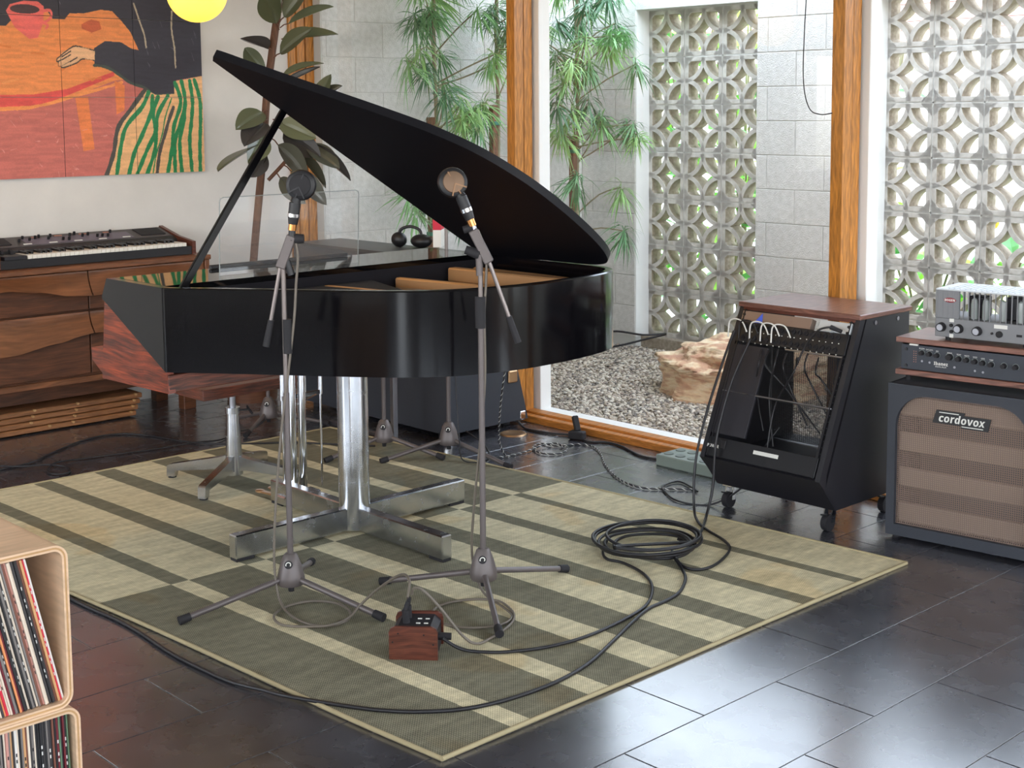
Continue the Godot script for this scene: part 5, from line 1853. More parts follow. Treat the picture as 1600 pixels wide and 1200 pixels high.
	words(bd, "lettering", "cordovox", 0.037, Transform3D(Basis(V(1, 0, 0), V(0.18, 1, 0), V(0, 0, 1)), V(bx + 0.104, byy + 0.001, -0.0148)), M.print_white, true)
	b = Mb.new()
	b.bb(V(bx + 0.024, byy + 0.0195, -0.0155), V(bx + 0.094, byy + 0.0225, -0.0145))
	b.bb(V(bx + 0.105, byy - 0.021, -0.0155), V(bx + 0.18, byy - 0.018, -0.0145))
	local_part(bd, "stripe", b, M.print_white)
	for q in [V(0.03, 0, -0.03), V(0.5, 0, -0.03), V(0.03, 0, -0.25), V(0.5, 0, -0.25)]:
		b = Mb.new()
		b.cyl(q, q + V(0, 0.013, 0), 0.014, 0.014, 12)
		local_part(t, "foot", b, M.rubber)
	# two-board shelf that holds the rack unit
	var sh := thing("desktop_shelf", "low red-brown two-board shelf standing on the speaker cabinet", "shelf", at)
	sh.rotation.y = turn
	for y in [0.578, 0.693]:
		b = Mb.new()
		b.bb(V(-0.006, y, -0.335), V(0.535, y + 0.019, -0.066), 0.002)
		local_part(sh, "board", b, M.shelf_wood)
	for q in [V(0.03, 0, -0.1), V(0.5, 0, -0.1), V(0.03, 0, -0.25), V(0.5, 0, -0.25)]:
		b = Mb.new()
		b.cyl(q + V(0, 0.557, 0), q + V(0, 0.579, 0), 0.01, 0.01, 12)
		local_part(sh, "foot", b, M.rubber)
	b = Mb.new()
	b.bb(V(0.0, 0.597, -0.33), V(0.006, 0.693, -0.10))
	b.bb(V(0.522, 0.597, -0.33), V(0.528, 0.693, -0.10))
	local_part(sh, "side_post", b, M.black_paint)
	var ru := thing("delay_unit", "black rack effects unit with a row of knobs between the shelf boards", "rack unit", at)
	ru.rotation.y = turn
	b = Mb.new()
	b.bb(V(0.024, 0.600, -0.30), V(0.506, 0.686, -0.08), 0.001)
	local_part(ru, "body", b, M.black_paint)
	b = Mb.new()
	b.bb(V(0.012, 0.599, -0.08), V(0.518, 0.6875, -0.075), 0.001)
	local_part(ru, "face_plate", b, M.rack_face)
	b = Mb.new()
	b.bb(V(0.045, 0.6865, -0.078), V(0.075, 0.692, -0.066))
	local_part(ru, "tape_tab", b, M.print_white)
	for q in [[0.088, 0.662, 0.0085], [0.116, 0.6605, 0.0085], [0.144, 0.659, 0.0085], [0.189, 0.658, 0.0115], [0.222, 0.655, 0.0095], [0.25, 0.654, 0.009], [0.279, 0.652, 0.009], [0.307, 0.650, 0.009], [0.336, 0.648, 0.009], [0.38, 0.648, 0.009], [0.42, 0.648, 0.009], [0.46, 0.648, 0.009]]:
		b = Mb.new()
		b.cyl(V(q[0], q[1], -0.075), V(q[0], q[1], -0.058), q[2], q[2] * 0.85, 16)
		var kn := local_part(ru, "knob", b, M.rubber)
		b = Mb.new()
		b.ringband(V(q[0], q[1], -0.0752), V(1, 0, 0), V(0, 1, 0), q[2] * 1.18, q[2] * 1.3, 0.0006, -0.8, 3.9, 14)
		local_part(kn, "scale_ring", b, M.strip_grey)
	for q in [[0.09, 0.633], [0.118, 0.631], [0.208, 0.624], [0.281, 0.62], [0.309, 0.618]]:
		b = Mb.new()
		b.cyl(V(q[0], q[1], -0.075), V(q[0], q[1], -0.072), 0.004, 0.004, 10)
		local_part(ru, "socket", b, M.steel)
	words(ru, "lettering", "Ibanez", 0.016, X(V(0.158, 0.630, -0.0748)), M.print_white, true, true)
	words(ru, "lettering", "DIGITAL DELAY", 0.006, X(V(0.158, 0.619, -0.0748)), M.print_white, false)
	for k in 9:
		words(ru, "caption", ["IN LEVEL", "OUT LEVEL", "MIX", "RANGE", "DELAY", "WIDTH", "SPEED", "LEVEL", "TONE"][k], 0.0055, X(V([0.088, 0.116, 0.144, 0.189, 0.222, 0.25, 0.279, 0.307, 0.336][k], 0.677 - 0.0017 * k, -0.0748)), M.print_white, false)
	b = Mb.new()
	for k in 6:
		for j in 2:
			b.bb(V(0.057 + 0.008 * j, 0.664 - 0.0075 * k, -0.0752), V(0.060 + 0.008 * j, 0.666 - 0.0075 * k, -0.0744))
	local_part(ru, "level_lights", b, M.synth_red_button)
	b = Mb.new()
	b.cyl(V(0.03, 0.67, -0.075), V(0.03, 0.67, -0.071), 0.006, 0.005, 10)
	b.cyl(V(0.03, 0.612, -0.075), V(0.03, 0.612, -0.071), 0.006, 0.005, 10)
	local_part(ru, "screw", b, M.black_plastic)
	# tube amplifier
	var ta := thing("tube_amplifier", "grey caged tube amplifier with silver knobs and a red oval badge", "amplifier", at)
	ta.rotation.y = turn
	var ox := 0.128
	var zf := -0.088
	var y0 := 0.725
	b = Mb.new()
	b.bb(V(ox, y0, zf - 0.20), V(ox + 0.345, y0 + 0.066, zf), 0.002)
	local_part(ta, "chassis", b, M.amp_grey)
	b = Mb.new()
	b.bb(V(ox, y0 + 0.163, zf - 0.20), V(ox + 0.345, y0 + 0.168, zf), 0.001)
	for k in 16:
		b.bar(V(ox + 0.04 + 0.019 * k, y0 + 0.169, zf - 0.02), V(ox + 0.04 + 0.019 * k, y0 + 0.169, zf - 0.18), 0.006, 0.003, 0.001)
	local_part(ta, "cage_top", b, M.amp_light, "pale louvred cage top")
	b = Mb.new()
	for k in 19:
		var x := ox + 0.004 + 0.0187 * k
		b.bb(V(x, y0 + 0.066, zf - 0.003), V(x + 0.0035, y0 + 0.163, zf))
		b.bb(V(x, y0 + 0.066, zf - 0.20), V(x + 0.0035, y0 + 0.163, zf - 0.197))
	for k in 10:
		for x in [ox, ox + 0.342]:
			b.bb(V(x, y0 + 0.066, zf - 0.02 * k - 0.004), V(x + 0.003, y0 + 0.163, zf - 0.02 * k))
	local_part(ta, "cage_bars", b, M.amp_grey).set_meta("kind", "stuff")
	b = Mb.new()
	b.bb(V(ox + 0.002, y0 + 0.066, zf - 0.008), V(ox + 0.085, y0 + 0.163, zf - 0.001), 0.001)
	local_part(ta, "name_plate", b, M.amp_grey)
	b = Mb.new()
	b.ell(X(V(ox + 0.052, y0 + 0.13, zf + 0.001), Vector3.ZERO, V(0.022, 0.0085, 0.002)), 24, 8)
	var ov := local_part(ta, "oval_badge", b, M.red_enamel, "dark red oval badge")
	words(ov, "lettering", "BOGEN", 0.011, X(V(ox + 0.052, y0 + 0.13, zf + 0.0029)), M.print_white, true)
	for q in [[0.03, 0.06, 0.055], [0.16, 0.07, 0.06], [0.25, 0.06, 0.05]]:
		b = Mb.new()
		b.bb(V(ox + q[0] + 0.06, y0 + 0.066, zf - 0.13), V(ox + q[0] + 0.06 + q[1], y0 + 0.066 + q[2] + 0.02, zf - 0.07), 0.004)
		local_part(ta, "transformer", b, M.black_paint)
	for x in [0.125, 0.165, 0.225, 0.285, 0.32]:
		b = Mb.new()
		b.lathe([P(0, 0), P(0.012, 0), P(0.012, 0.05), P(0.009, 0.068), P(0.0, 0.075)], X(V(ox + x, y0 + 0.067, zf - 0.035)), 14)
		local_part(ta, "tube", b, M.acrylic_edge)
	for q in [[0.024, 0.034], [0.086, 0.033], [0.152, 0.031]]:
		b = Mb.new()
		b.cyl(V(ox + q[0], y0 + q[1], zf), V(ox + q[0], y0 + q[1], zf + 0.018), 0.0165, 0.0145, 22)
		var kn := local_part(ta, "knob", b, M.rubber)
		b = Mb.new()
		b.cyl(V(ox + q[0], y0 + q[1], zf + 0.018), V(ox + q[0], y0 + q[1], zf + 0.0195), 0.0115, 0.011, 22)
		local_part(kn, "cap", b, M.steel)
	for q in [[0.059, 0.043, 0.006], [0.06, 0.021, 0.006], [0.203, 0.028, 0.004], [0.228, 0.027, 0.0115]]:
		b = Mb.new()
		b.cyl(V(ox + q[0], y0 + q[1], zf), V(ox + q[0], y0 + q[1], zf + 0.006), q[2], q[2], 14)
		local_part(ta, "socket", b, M.rubber)
	for q in [[0.06, 0.06, 0.016, 0.012], [0.06, 0.006, 0.014, 0.013], [0.232, 0.053, 0.046, 0.013]]:
		b = Mb.new()
		b.bb(V(ox + q[0] - q[2] / 2, y0 + q[1] - q[3] / 2, zf), V(ox + q[0] + q[2] / 2, y0 + q[1] + q[3] / 2, zf + 0.0012))
		local_part(ta, "paper_label", b, M.print_white)
	b = Mb.new()
	b.bb(V(ox + 0.287, y0 + 0.024, zf), V(ox + 0.305, y0 + 0.032, zf + 0.003))
	local_part(ta, "switch", b, M.rubber)
	for q in [V(ox + 0.04, 0.712, zf - 0.02), V(ox + 0.31, 0.712, zf - 0.02), V(ox + 0.04, 0.712, zf - 0.18), V(ox + 0.31, 0.712, zf - 0.18)]:
		b = Mb.new()
		b.cyl(q, q + V(0, 0.014, 0), 0.009, 0.009, 12)
		local_part(ta, "foot", b, M.rubber)

# ---------------------------------------------------------------- records
func crate_loop(c: Vector3, hw: float, hh: float, rad: float, z0: float, z1: float, inset0: float, inset1: float) -> Mb:
	# a bent loop of plywood round c, as the layer between two insets, open front and back
	var path := func(ins: float) -> Array:
		var q := []
		var r := maxf(rad - ins, 0.004)
		for k in 4:
			var sx: float = [1, -1, -1, 1][k]
			var sy: float = [1, 1, -1, -1][k]
			for s in 7:
				var a := PI / 2 * (k + s / 6.0)
				q.append([V(c.x + sx * (hw - rad) + cos(a) * r, c.y + sy * (hh - rad) + sin(a) * r, 0), V(cos(a), sin(a), 0)])
		return q
	var o: Array = path.call(inset0)
	var i: Array = path.call(inset1)
	var b := Mb.new()
	for k in o.size():
		var j := (k + 1) % o.size()
		var zf := V(0, 0, z0)
		var zb := V(0, 0, z1)
		b.sq(o[k][0] + zf, o[j][0] + zf, o[j][0] + zb, o[k][0] + zb, o[k][1], o[j][1], o[j][1], o[k][1])
		b.sq(i[k][0] + zf, i[j][0] + zf, i[j][0] + zb, i[k][0] + zb, -i[k][1], -i[j][1], -i[j][1], -i[k][1])
		b.sq(o[k][0] + zf, o[j][0] + zf, i[j][0] + zf, i[k][0] + zf, V(0, 0, 1), V(0, 0, 1), V(0, 0, 1), V(0, 0, 1))
		b.sq(o[k][0] + zb, o[j][0] + zb, i[j][0] + zb, i[k][0] + zb, V(0, 0, -1), V(0, 0, -1), V(0, 0, -1), V(0, 0, -1))
	return b

func record_crates() -> void:
	var sets := [
		{"xr": 1.219, "y": 0.0, "z": -2.578, "label": "bent plywood record crate standing on the floor under another crate", "lean": 1.5},
		{"xr": 1.208, "y": 0.337, "z": -2.581, "label": "bent plywood record crate stacked on top of another crate", "lean": 12.5},
	]
	var tones := {"red": 0xC8243A, "tan": 0xC79566, "grey": 0x77706C, "black": 0x1C1A1C, "cream": 0xDCCBB8, "brown": 0x7A4B3C, "white": 0xD9D2CB, "orange": 0xD98A58, "maroon": 0x6A1E28, "rose": 0xC48C80, "green": 0x5E7A5E, "charcoal": 0x3A3636, "blue": 0x4A5670}
	for k in tones:
		mk("sleeve_" + k, c8(tones[k]), 0.5)
	var order := [
		["green", "black", "maroon", "charcoal", "green", "maroon", "black", "brown", "black", "charcoal", "grey", "black", "charcoal", "black", "black", "black", "cream", "grey", "charcoal", "cream", "brown", "tan", "grey", "black", "cream", "white", "charcoal", "tan", "grey", "rose", "cream", "black", "grey", "charcoal", "cream"],
		["white", "red", "tan", "brown", "charcoal", "black", "charcoal", "cream", "cream", "rose", "brown", "grey", "cream", "charcoal", "grey", "black", "cream", "black", "black", "maroon", "orange", "black", "grey", "maroon", "cream", "cream", "red", "orange", "charcoal", "cream", "red", "brown", "white", "charcoal", "grey", "tan", "cream"],
	]
	for s in 2:
		var d: Dictionary = sets[s]
		var c := V(d.xr - 0.172, d.y + 0.1685, 0)
		var t := thing("record_crate", d.label, "crate", V(c.x, d.y, d.z - 0.17))
		part(t, "outer_ply", crate_loop(c, 0.172, 0.1685, 0.03, d.z, d.z - 0.34, 0.0, 0.004), M.plywood)
		part(t, "core_ply", crate_loop(c, 0.172, 0.1685, 0.03, d.z - 0.0006, d.z - 0.339, 0.004, 0.008), M.plywood_dark_ply)
		part(t, "inner_ply", crate_loop(c, 0.172, 0.1685, 0.03, d.z, d.z - 0.34, 0.008, 0.012), M.plywood)
		var b := Mb.new()
		b.bb(V(c.x - 0.162, d.y + 0.011, d.z - 0.338), V(c.x + 0.162, d.y + 0.326, d.z - 0.33))
		part(t, "back_panel", b, M.plywood)
		var lean := deg_to_rad(d.lean)
		var x: float = d.xr - 0.014
		var meshes := {}
		for k in order[s].size():
			var th: float = [0.0032, 0.0042, 0.0036, 0.005][(k * 7 + s) % 4]
			var tone: String = order[s][k]
			var step := th / cos(lean) + 0.0003
			var key := "%.4f" % th
			if not meshes.has(key):
				var q := Mb.new()
				q.box(X(V(0, 0.1565, -0.1565)), V(th, 0.313, 0.313), 0.0006)
				meshes[key] = q.mesh()
			var o := MeshInstance3D.new()
			o.name = numbered("record_sleeve")
			o.mesh = meshes[key]
			o.material_override = M["sleeve_" + tone]
			add_child(o)
			var px := x - step / 2.0
			o.transform = Transform3D(Basis(V(0, 0, 1), lean), V(px, d.y + 0.0135 + th * 0.5 * sin(lean), d.z - 0.010 - rng.randf_range(0.0, 0.006)))
			var nth := "%d%s" % [k + 1, "th" if k in [10, 11, 12] else ["th", "st", "nd", "rd", "th", "th", "th", "th", "th", "th"][(k + 1) % 10]]
			tag(o, "%s record sleeve, %s from the rug-side wall of the %s plywood crate" % [tone, nth, "upper" if s else "lower"], "record", "records in the %s crate" % ("upper" if s else "lower"))
			if k % 4 == 1 or tone == "red":
				var sp := Mb.new()
				for j in 16:
					if (j * 5 + k) % 3:
						sp.box(X(V(0, 0.06 + 0.013 * j, 0.0003)), V(th * 0.5, 0.007, 0.0004))
				var bb := MeshInstance3D.new()
				bb.name = "spine_print"
				bb.mesh = sp.mesh()
				bb.material_override = M.print_white if tone in ["black", "red", "maroon", "charcoal", "brown"] else M.rubber
				o.add_child(bb)
			x -= step

# ---------------------------------------------------------------- microphone stands
func stand_base(t: Node3D, c: Vector3, feet: Array, pole: float, low := 0.62) -> void:
	var b := Mb.new()
	b.lathe([P(0.0, 0.058), P(0.040, 0.058), P(0.044, 0.066), P(0.042, 0.085), P(0.034, 0.118), P(0.022, 0.150), P(0.016, 0.156), P(0.0, 0.156)], X(c), 24)
	var hb := part(t, "hub", b, M.stand_grey)
	b = Mb.new()
	var to := V(-0.72, 0, 0.69)
	b.cyl(c + to * 0.026 + V(0, 0.126, 0), c + to * 0.034 + V(0, 0.129, 0), 0.0125, 0.0125, 16)
	part(hb, "emblem", b, M.rubber)
	b = Mb.new()
	b.ringband(c + to * 0.0342 + V(0, 0.129, 0), V(0.69, 0, 0.72), V(0.12, 0.99, 0.05).normalized(), 0.006, 0.009, 0.001, 0.0, TAU, 16)
	part(hb, "emblem_ring", b, M.print_white)
	b = Mb.new()
	b.cyl(c + V(0, 0.035, 0), c + V(0, 0.06, 0), 0.009, 0.011, 12)
	part(t, "pole_end", b, M.rubber)
	for f in feet:
		var d := (V(f[0], 0, f[1]) - V(c.x, 0, c.z))
		var h := d.normalized()
		var s := c + h * 0.03 + V(0, 0.078, 0)
		var e := V(f[0], c.y + 0.013, f[1])
		b = Mb.new()
		b.cyl(s, e, 0.0095, 0.0095, 12)
		var lg := part(t, "leg", b, M.stand_grey)
		b = Mb.new()
		b.cyl(e - (e - s).normalized() * 0.03, e + (e - s).normalized() * 0.006, 0.0125, 0.0135, 12)
		part(lg, "rubber_foot", b, M.rubber)
	b = Mb.new()
	b.cyl(c + V(0, 0.15, 0), c + V(0, low, 0), 0.0095, 0.0095, 14)
	part(t, "lower_tube", b, M.stand_grey)
	b = Mb.new()
	b.cyl(c + V(0, low, 0), c + V(0, pole, 0), 0.0075, 0.0075, 14)
	part(t, "upper_tube", b, M.stand_pole)

func mic(called_label: String, head: Vector3, nrm: Vector3, neck: Vector3, foot: Vector3, bronze: bool) -> void:
	var t := thing("microphone", called_label, "microphone", foot)
	var axis := (head - neck).normalized()
	var x := axis.cross(nrm).normalized()
	var z := x.cross(axis).normalized()
	var bs := Basis(x, axis, z)
	var b := Mb.new()
	b.lathe([P(0.0, -0.016), P(0.036, -0.015), P(0.044, -0.010), P(0.047, 0.0), P(0.044, 0.010), P(0.036, 0.015), P(0.0, 0.016)], Transform3D(Basis(bs.x, bs.z, -bs.y), head), 32)
	var hd := part(t, "head", b, M.black_plastic)
	b = Mb.new()
	for sd in [-1.0, 1.0]:
		b.lathe([P(0.0, 0.0), P(0.034, 0.0), P(0.032, 0.004), P(0.018, 0.0065), P(0.0, 0.0075)], Transform3D(Basis(bs.x, bs.z * sd, bs.y), head + bs.z * 0.0148 * sd), 28)
	part(hd, "mesh_face", b, M.bronze_mesh if bronze else M.rubber, "round woven wire face")
	b = Mb.new()
	for sd in [-1.0, 1.0]:
		b.bar(head + bs.y * 0.036 + bs.z * 0.019 * sd, head - bs.y * 0.042 + bs.z * 0.017 * sd, 0.005, 0.005, 0.001)
		b.bar(head - bs.y * 0.006 + bs.z * 0.022 * sd, head - bs.y * 0.034 + bs.x * 0.026 + bs.z * 0.017 * sd, 0.004, 0.004)
		b.bar(head - bs.y * 0.006 + bs.z * 0.022 * sd, head - bs.y * 0.034 - bs.x * 0.026 + bs.z * 0.017 * sd, 0.004, 0.004)
	part(hd, "rib", b, M.bronze if bronze else M.black_paint)
	b = Mb.new()
	b.cyl(head - axis * 0.04, neck, 0.014, 0.016, 18)
	b.cyl(neck, neck.lerp(foot, 0.55), 0.0175, 0.0175, 18)
	part(t, "body", b, M.black_plastic)
	b = Mb.new()
	b.cyl(neck.lerp(foot, 0.40), neck.lerp(foot, 0.52), 0.0182, 0.0182, 18)
	part(t, "ring", b, M.chrome)
	b = Mb.new()
	b.cyl(neck.lerp(foot, 0.55), neck.lerp(foot, 0.78), 0.017, 0.014, 18)
	part(t, "base", b, M.black_plastic)
	b = Mb.new()
	b.cyl(neck.lerp(foot, 0.78), foot, 0.0125, 0.0125, 18)
	part(t, "collar", b, M.copper, "polished copper collar")

func stands() -> void:
	var a := V(2.38, 0.008, -3.54)
	var t := thing("microphone_stand", "grey tripod microphone stand with its foot by the rug's cable loop", "stand", a)
	stand_base(t, a, [[2.033, -3.609], [2.478, -3.209], [2.628, -3.785]], 1.05, 0.66)
	var b := Mb.new()
	b.cyl(V(2.386, 0.79, -3.535), V(2.386, 0.895, -3.535), 0.014, 0.014, 16)
	part(t, "clutch_grip", b, M.rubber)
	b = Mb.new()
	b.bar(V(2.402, 1.150, -3.522), V(2.374, 1.052, -3.546), 0.026, 0.03, 0.003)
	part(t, "boom_block", b, M.stand_grey)
	b = Mb.new()
	b.cyl(V(2.398, 1.03, -3.524), V(2.388, 1.075, -3.533), 0.011, 0.011, 14)
	part(t, "joint", b, M.black_plastic)
	b = Mb.new()
	b.cyl(V(2.408, 1.14, -3.515), V(2.428, 1.14, -3.497), 0.016, 0.014, 14)
	part(t, "clamp_knob", b, M.rubber)
	b = Mb.new()
	b.cyl(V(2.374, 1.055, -3.546), V(2.348, 0.885, -3.568), 0.0062, 0.0062, 12)
	part(t, "boom_rod", b, M.stand_pole)
	b = Mb.new()
	b.cyl(V(2.350, 0.893, -3.567), V(2.337, 0.812, -3.579), 0.0095, 0.0105, 14)
	part(t, "rod_grip", b, M.rubber)
	b = Mb.new()
	b.cyl(V(2.401, 1.135, -3.521), V(2.402, 1.17, -3.520), 0.012, 0.010, 14)
	part(t, "top_thread", b, M.black_plastic)
	mic("round black microphone turned away towards the piano keys", V(2.424, 1.302, -3.499), V(0.78, 0.25, -0.55).normalized(), V(2.410, 1.25, -3.512), V(2.402, 1.166, -3.520), false)
	var c := V(2.838, 0.008, -3.157)
	t = thing("microphone_stand", "grey tripod microphone stand in front of the piano's curved side, beside the wooden floor box", "stand", c)
	stand_base(t, c, [[2.676, -3.464], [3.184, -3.137], [2.641, -2.872]], 1.05, 0.85)
	b = Mb.new()
	b.cyl(V(2.837, 0.858, -3.158), V(2.837, 0.955, -3.158), 0.0155, 0.0165, 16)
	part(t, "clutch_grip", b, M.rubber)
	b = Mb.new()
	b.bar(V(2.822, 1.160, -3.172), V(2.858, 1.060, -3.138), 0.024, 0.03, 0.003)
	part(t, "boom_block", b, M.stand_grey)
	b = Mb.new()
	b.cyl(V(2.836, 1.02, -3.159), V(2.836, 1.085, -3.159), 0.0105, 0.012, 14)
	part(t, "joint", b, M.stand_grey)
	b = Mb.new()
	b.cyl(V(2.836, 1.085, -3.160), V(2.805, 1.10, -3.188), 0.017, 0.013, 16)
	part(t, "clamp_knob", b, M.rubber)
	b = Mb.new()
	b.cyl(V(2.822, 1.168, -3.172), V(2.802, 1.160, -3.192), 0.012, 0.012, 14)
	part(t, "clamp_knob", b, M.rubber)
	b = Mb.new()
	b.cyl(V(2.857, 1.063, -3.139), V(2.905, 0.875, -3.094), 0.0062, 0.0062, 12)
	part(t, "boom_rod", b, M.stand_pole)
	b = Mb.new()
	b.cyl(V(2.900, 0.893, -3.098), V(2.921, 0.812, -3.079), 0.0095, 0.0105, 14)
	part(t, "rod_grip", b, M.rubber)
	b = Mb.new()
	b.cyl(V(2.826, 1.150, -3.169), V(2.823, 1.172, -3.172), 0.010, 0.010, 14)
	part(t, "top_thread", b, M.steel)
	mic("round bronze-faced microphone tilted before the open piano lid", V(2.778, 1.305, -3.213), V(-0.55, 0.42, 0.72).normalized(), V(2.797, 1.262, -3.196), V(2.822, 1.172, -3.172), true)
	# stands behind the piano
	var dd := V(3.75, 0.008, -4.82)
	t = thing("microphone_stand", "grey tripod stand beside the silver stand behind the piano column", "stand", dd)
	stand_base(t, dd, [[3.47, -4.87], [3.86, -4.55], [3.93, -5.04]], 0.88, 0.45)
	b = Mb.new()
	b.cyl(dd + V(0, 0.42, 0), dd + V(0, 0.62, 0), 0.014, 0.014, 14)
	part(t, "clutch_grip", b, M.rubber)
	var e := V(3.93, 0.004, -4.59)
	t = thing("microphone_stand", "grey tripod stand in front of the black vinyl cabinet", "stand", e)
	stand_base(t, e, [[3.64, -4.70], [3.97, -4.24], [4.08, -4.82]], 1.25, 0.8)
	b = Mb.new()
	b.cyl(e + V(0, 0.76, 0), e + V(0, 0.86, 0), 0.014, 0.014, 14)
	part(t, "clutch_grip", b, M.rubber)
	var g := V(3.68, 0.0, -5.63)
	t = thing("microphone_stand", "low grey tripod stand in the shade beyond the piano bench", "stand", g)
	stand_base(t, g, [[3.50, -5.55], [3.92, -5.50], [3.66, -5.90]], 0.62, 0.4)
	b = Mb.new()
	b.cyl(g + V(0, 0.36, 0), g + V(0, 0.46, 0), 0.014, 0.014, 14)
	part(t, "clutch_grip", b, M.rubber)

func floor_box() -> void:
	var at := V(2.406, 0.008, -2.96)
	var t := thing("direct_box", "small black signal box with wooden end plates lying on the rug", "box", at)
	t.rotation.y = deg_to_rad(-48)
	var b := Mb.new()
	b.ext([P(-0.062, 0.003), P(0.062, 0.003), P(0.062, 0.072), P(0.045, 0.088), P(-0.045, 0.088), P(-0.062, 0.072)], 0.112, X(V(0, 0, -0.056)))
	local_part(t, "body", b, M.black_paint)
	for z in [0.056, -0.066]:
		b = Mb.new()
		var pr := [P(-0.068, 0.0), P(0.068, 0.0), P(0.068, 0.078), P(0.063, 0.089), P(0.052, 0.094), P(-0.052, 0.094), P(-0.063, 0.089), P(-0.068, 0.078)]
		b.ext(pr, 0.01, X(V(0, 0, z)))
		var ep := local_part(t, "end_plate", b, M.mahogany, "red-brown wooden end plate")
		if z > 0:
			for q in [P(-0.042, 0.075), P(0.03, 0.072), P(-0.058, 0.05), P(0.056, 0.045)]:
				b = Mb.new()
				b.cyl(V(q.x, q.y, 0.066), V(q.x, q.y, 0.0668), 0.0025, 0.0025, 8)
				local_part(ep, "screw", b, M.rubber)
	b = Mb.new()
	for q in [P(0.008, 0.02), P(0.03, 0.02), P(0.008, -0.015), P(0.03, -0.015)]:
		b.box(X(V(q.x, 0.089, q.y)), V(0.012, 0.002, 0.005), 0.0005)
	local_part(t, "print", b, M.print_white)
	for z in [-0.022, 0.018]:
		b = Mb.new()
		b.cyl(V(-0.025, 0.088, z), V(-0.028, 0.125, z), 0.0095, 0.0105, 14)
		b.cyl(V(-0.028, 0.125, z), V(-0.022, 0.148, z), 0.0075, 0.005, 12)
		local_part(t, "plug", b, M.rubber)
	b = Mb.new()
	b.cyl(V(0.062, 0.045, 0.0), V(0.098, 0.045, 0.0), 0.011, 0.010, 14)
	local_part(t, "plug", b, M.rubber)
	b = Mb.new()
	b.cyl(V(-0.062, 0.055, 0.02), V(-0.076, 0.055, 0.02), 0.008, 0.006, 12)
	local_part(t, "plug", b, M.steel)

# ---------------------------------------------------------------- cables
func cable(label: String, pts: Array, r: float, m: Material, c := "cable") -> void:
	var b := Mb.new()
	b.tube(smooth(pts, 6), r, 8)
	var o := solo(c, label, "cable", b, m, pts[0])
	if m == M.get("cable_mixed"):  # a pale strand wound round the dark one
		var q := smooth(pts, 6)
		var hx := []
		var run := 0.0
		for k in q.size() - 1:
			var n := int(maxf(2.0, q[k].distance_to(q[k + 1]) / 0.004))
			var d: Vector3 = (q[k + 1] - q[k]).normalized()
			var u := d.cross(Vector3.UP if absf(d.y) < 0.9 else Vector3.RIGHT).normalized()
			for s in n:
				var at: Vector3 = q[k].lerp(q[k + 1], float(s) / n)
				run += q[k].distance_to(q[k + 1]) / n
				hx.append(at + (u * cos(run * 180.0) + d.cross(u) * sin(run * 180.0)) * r * 0.7)
		var h := Mb.new()
		h.tube(hx, r * 0.55, 5)
		part(o, "pale_strand", h, M.print_white)

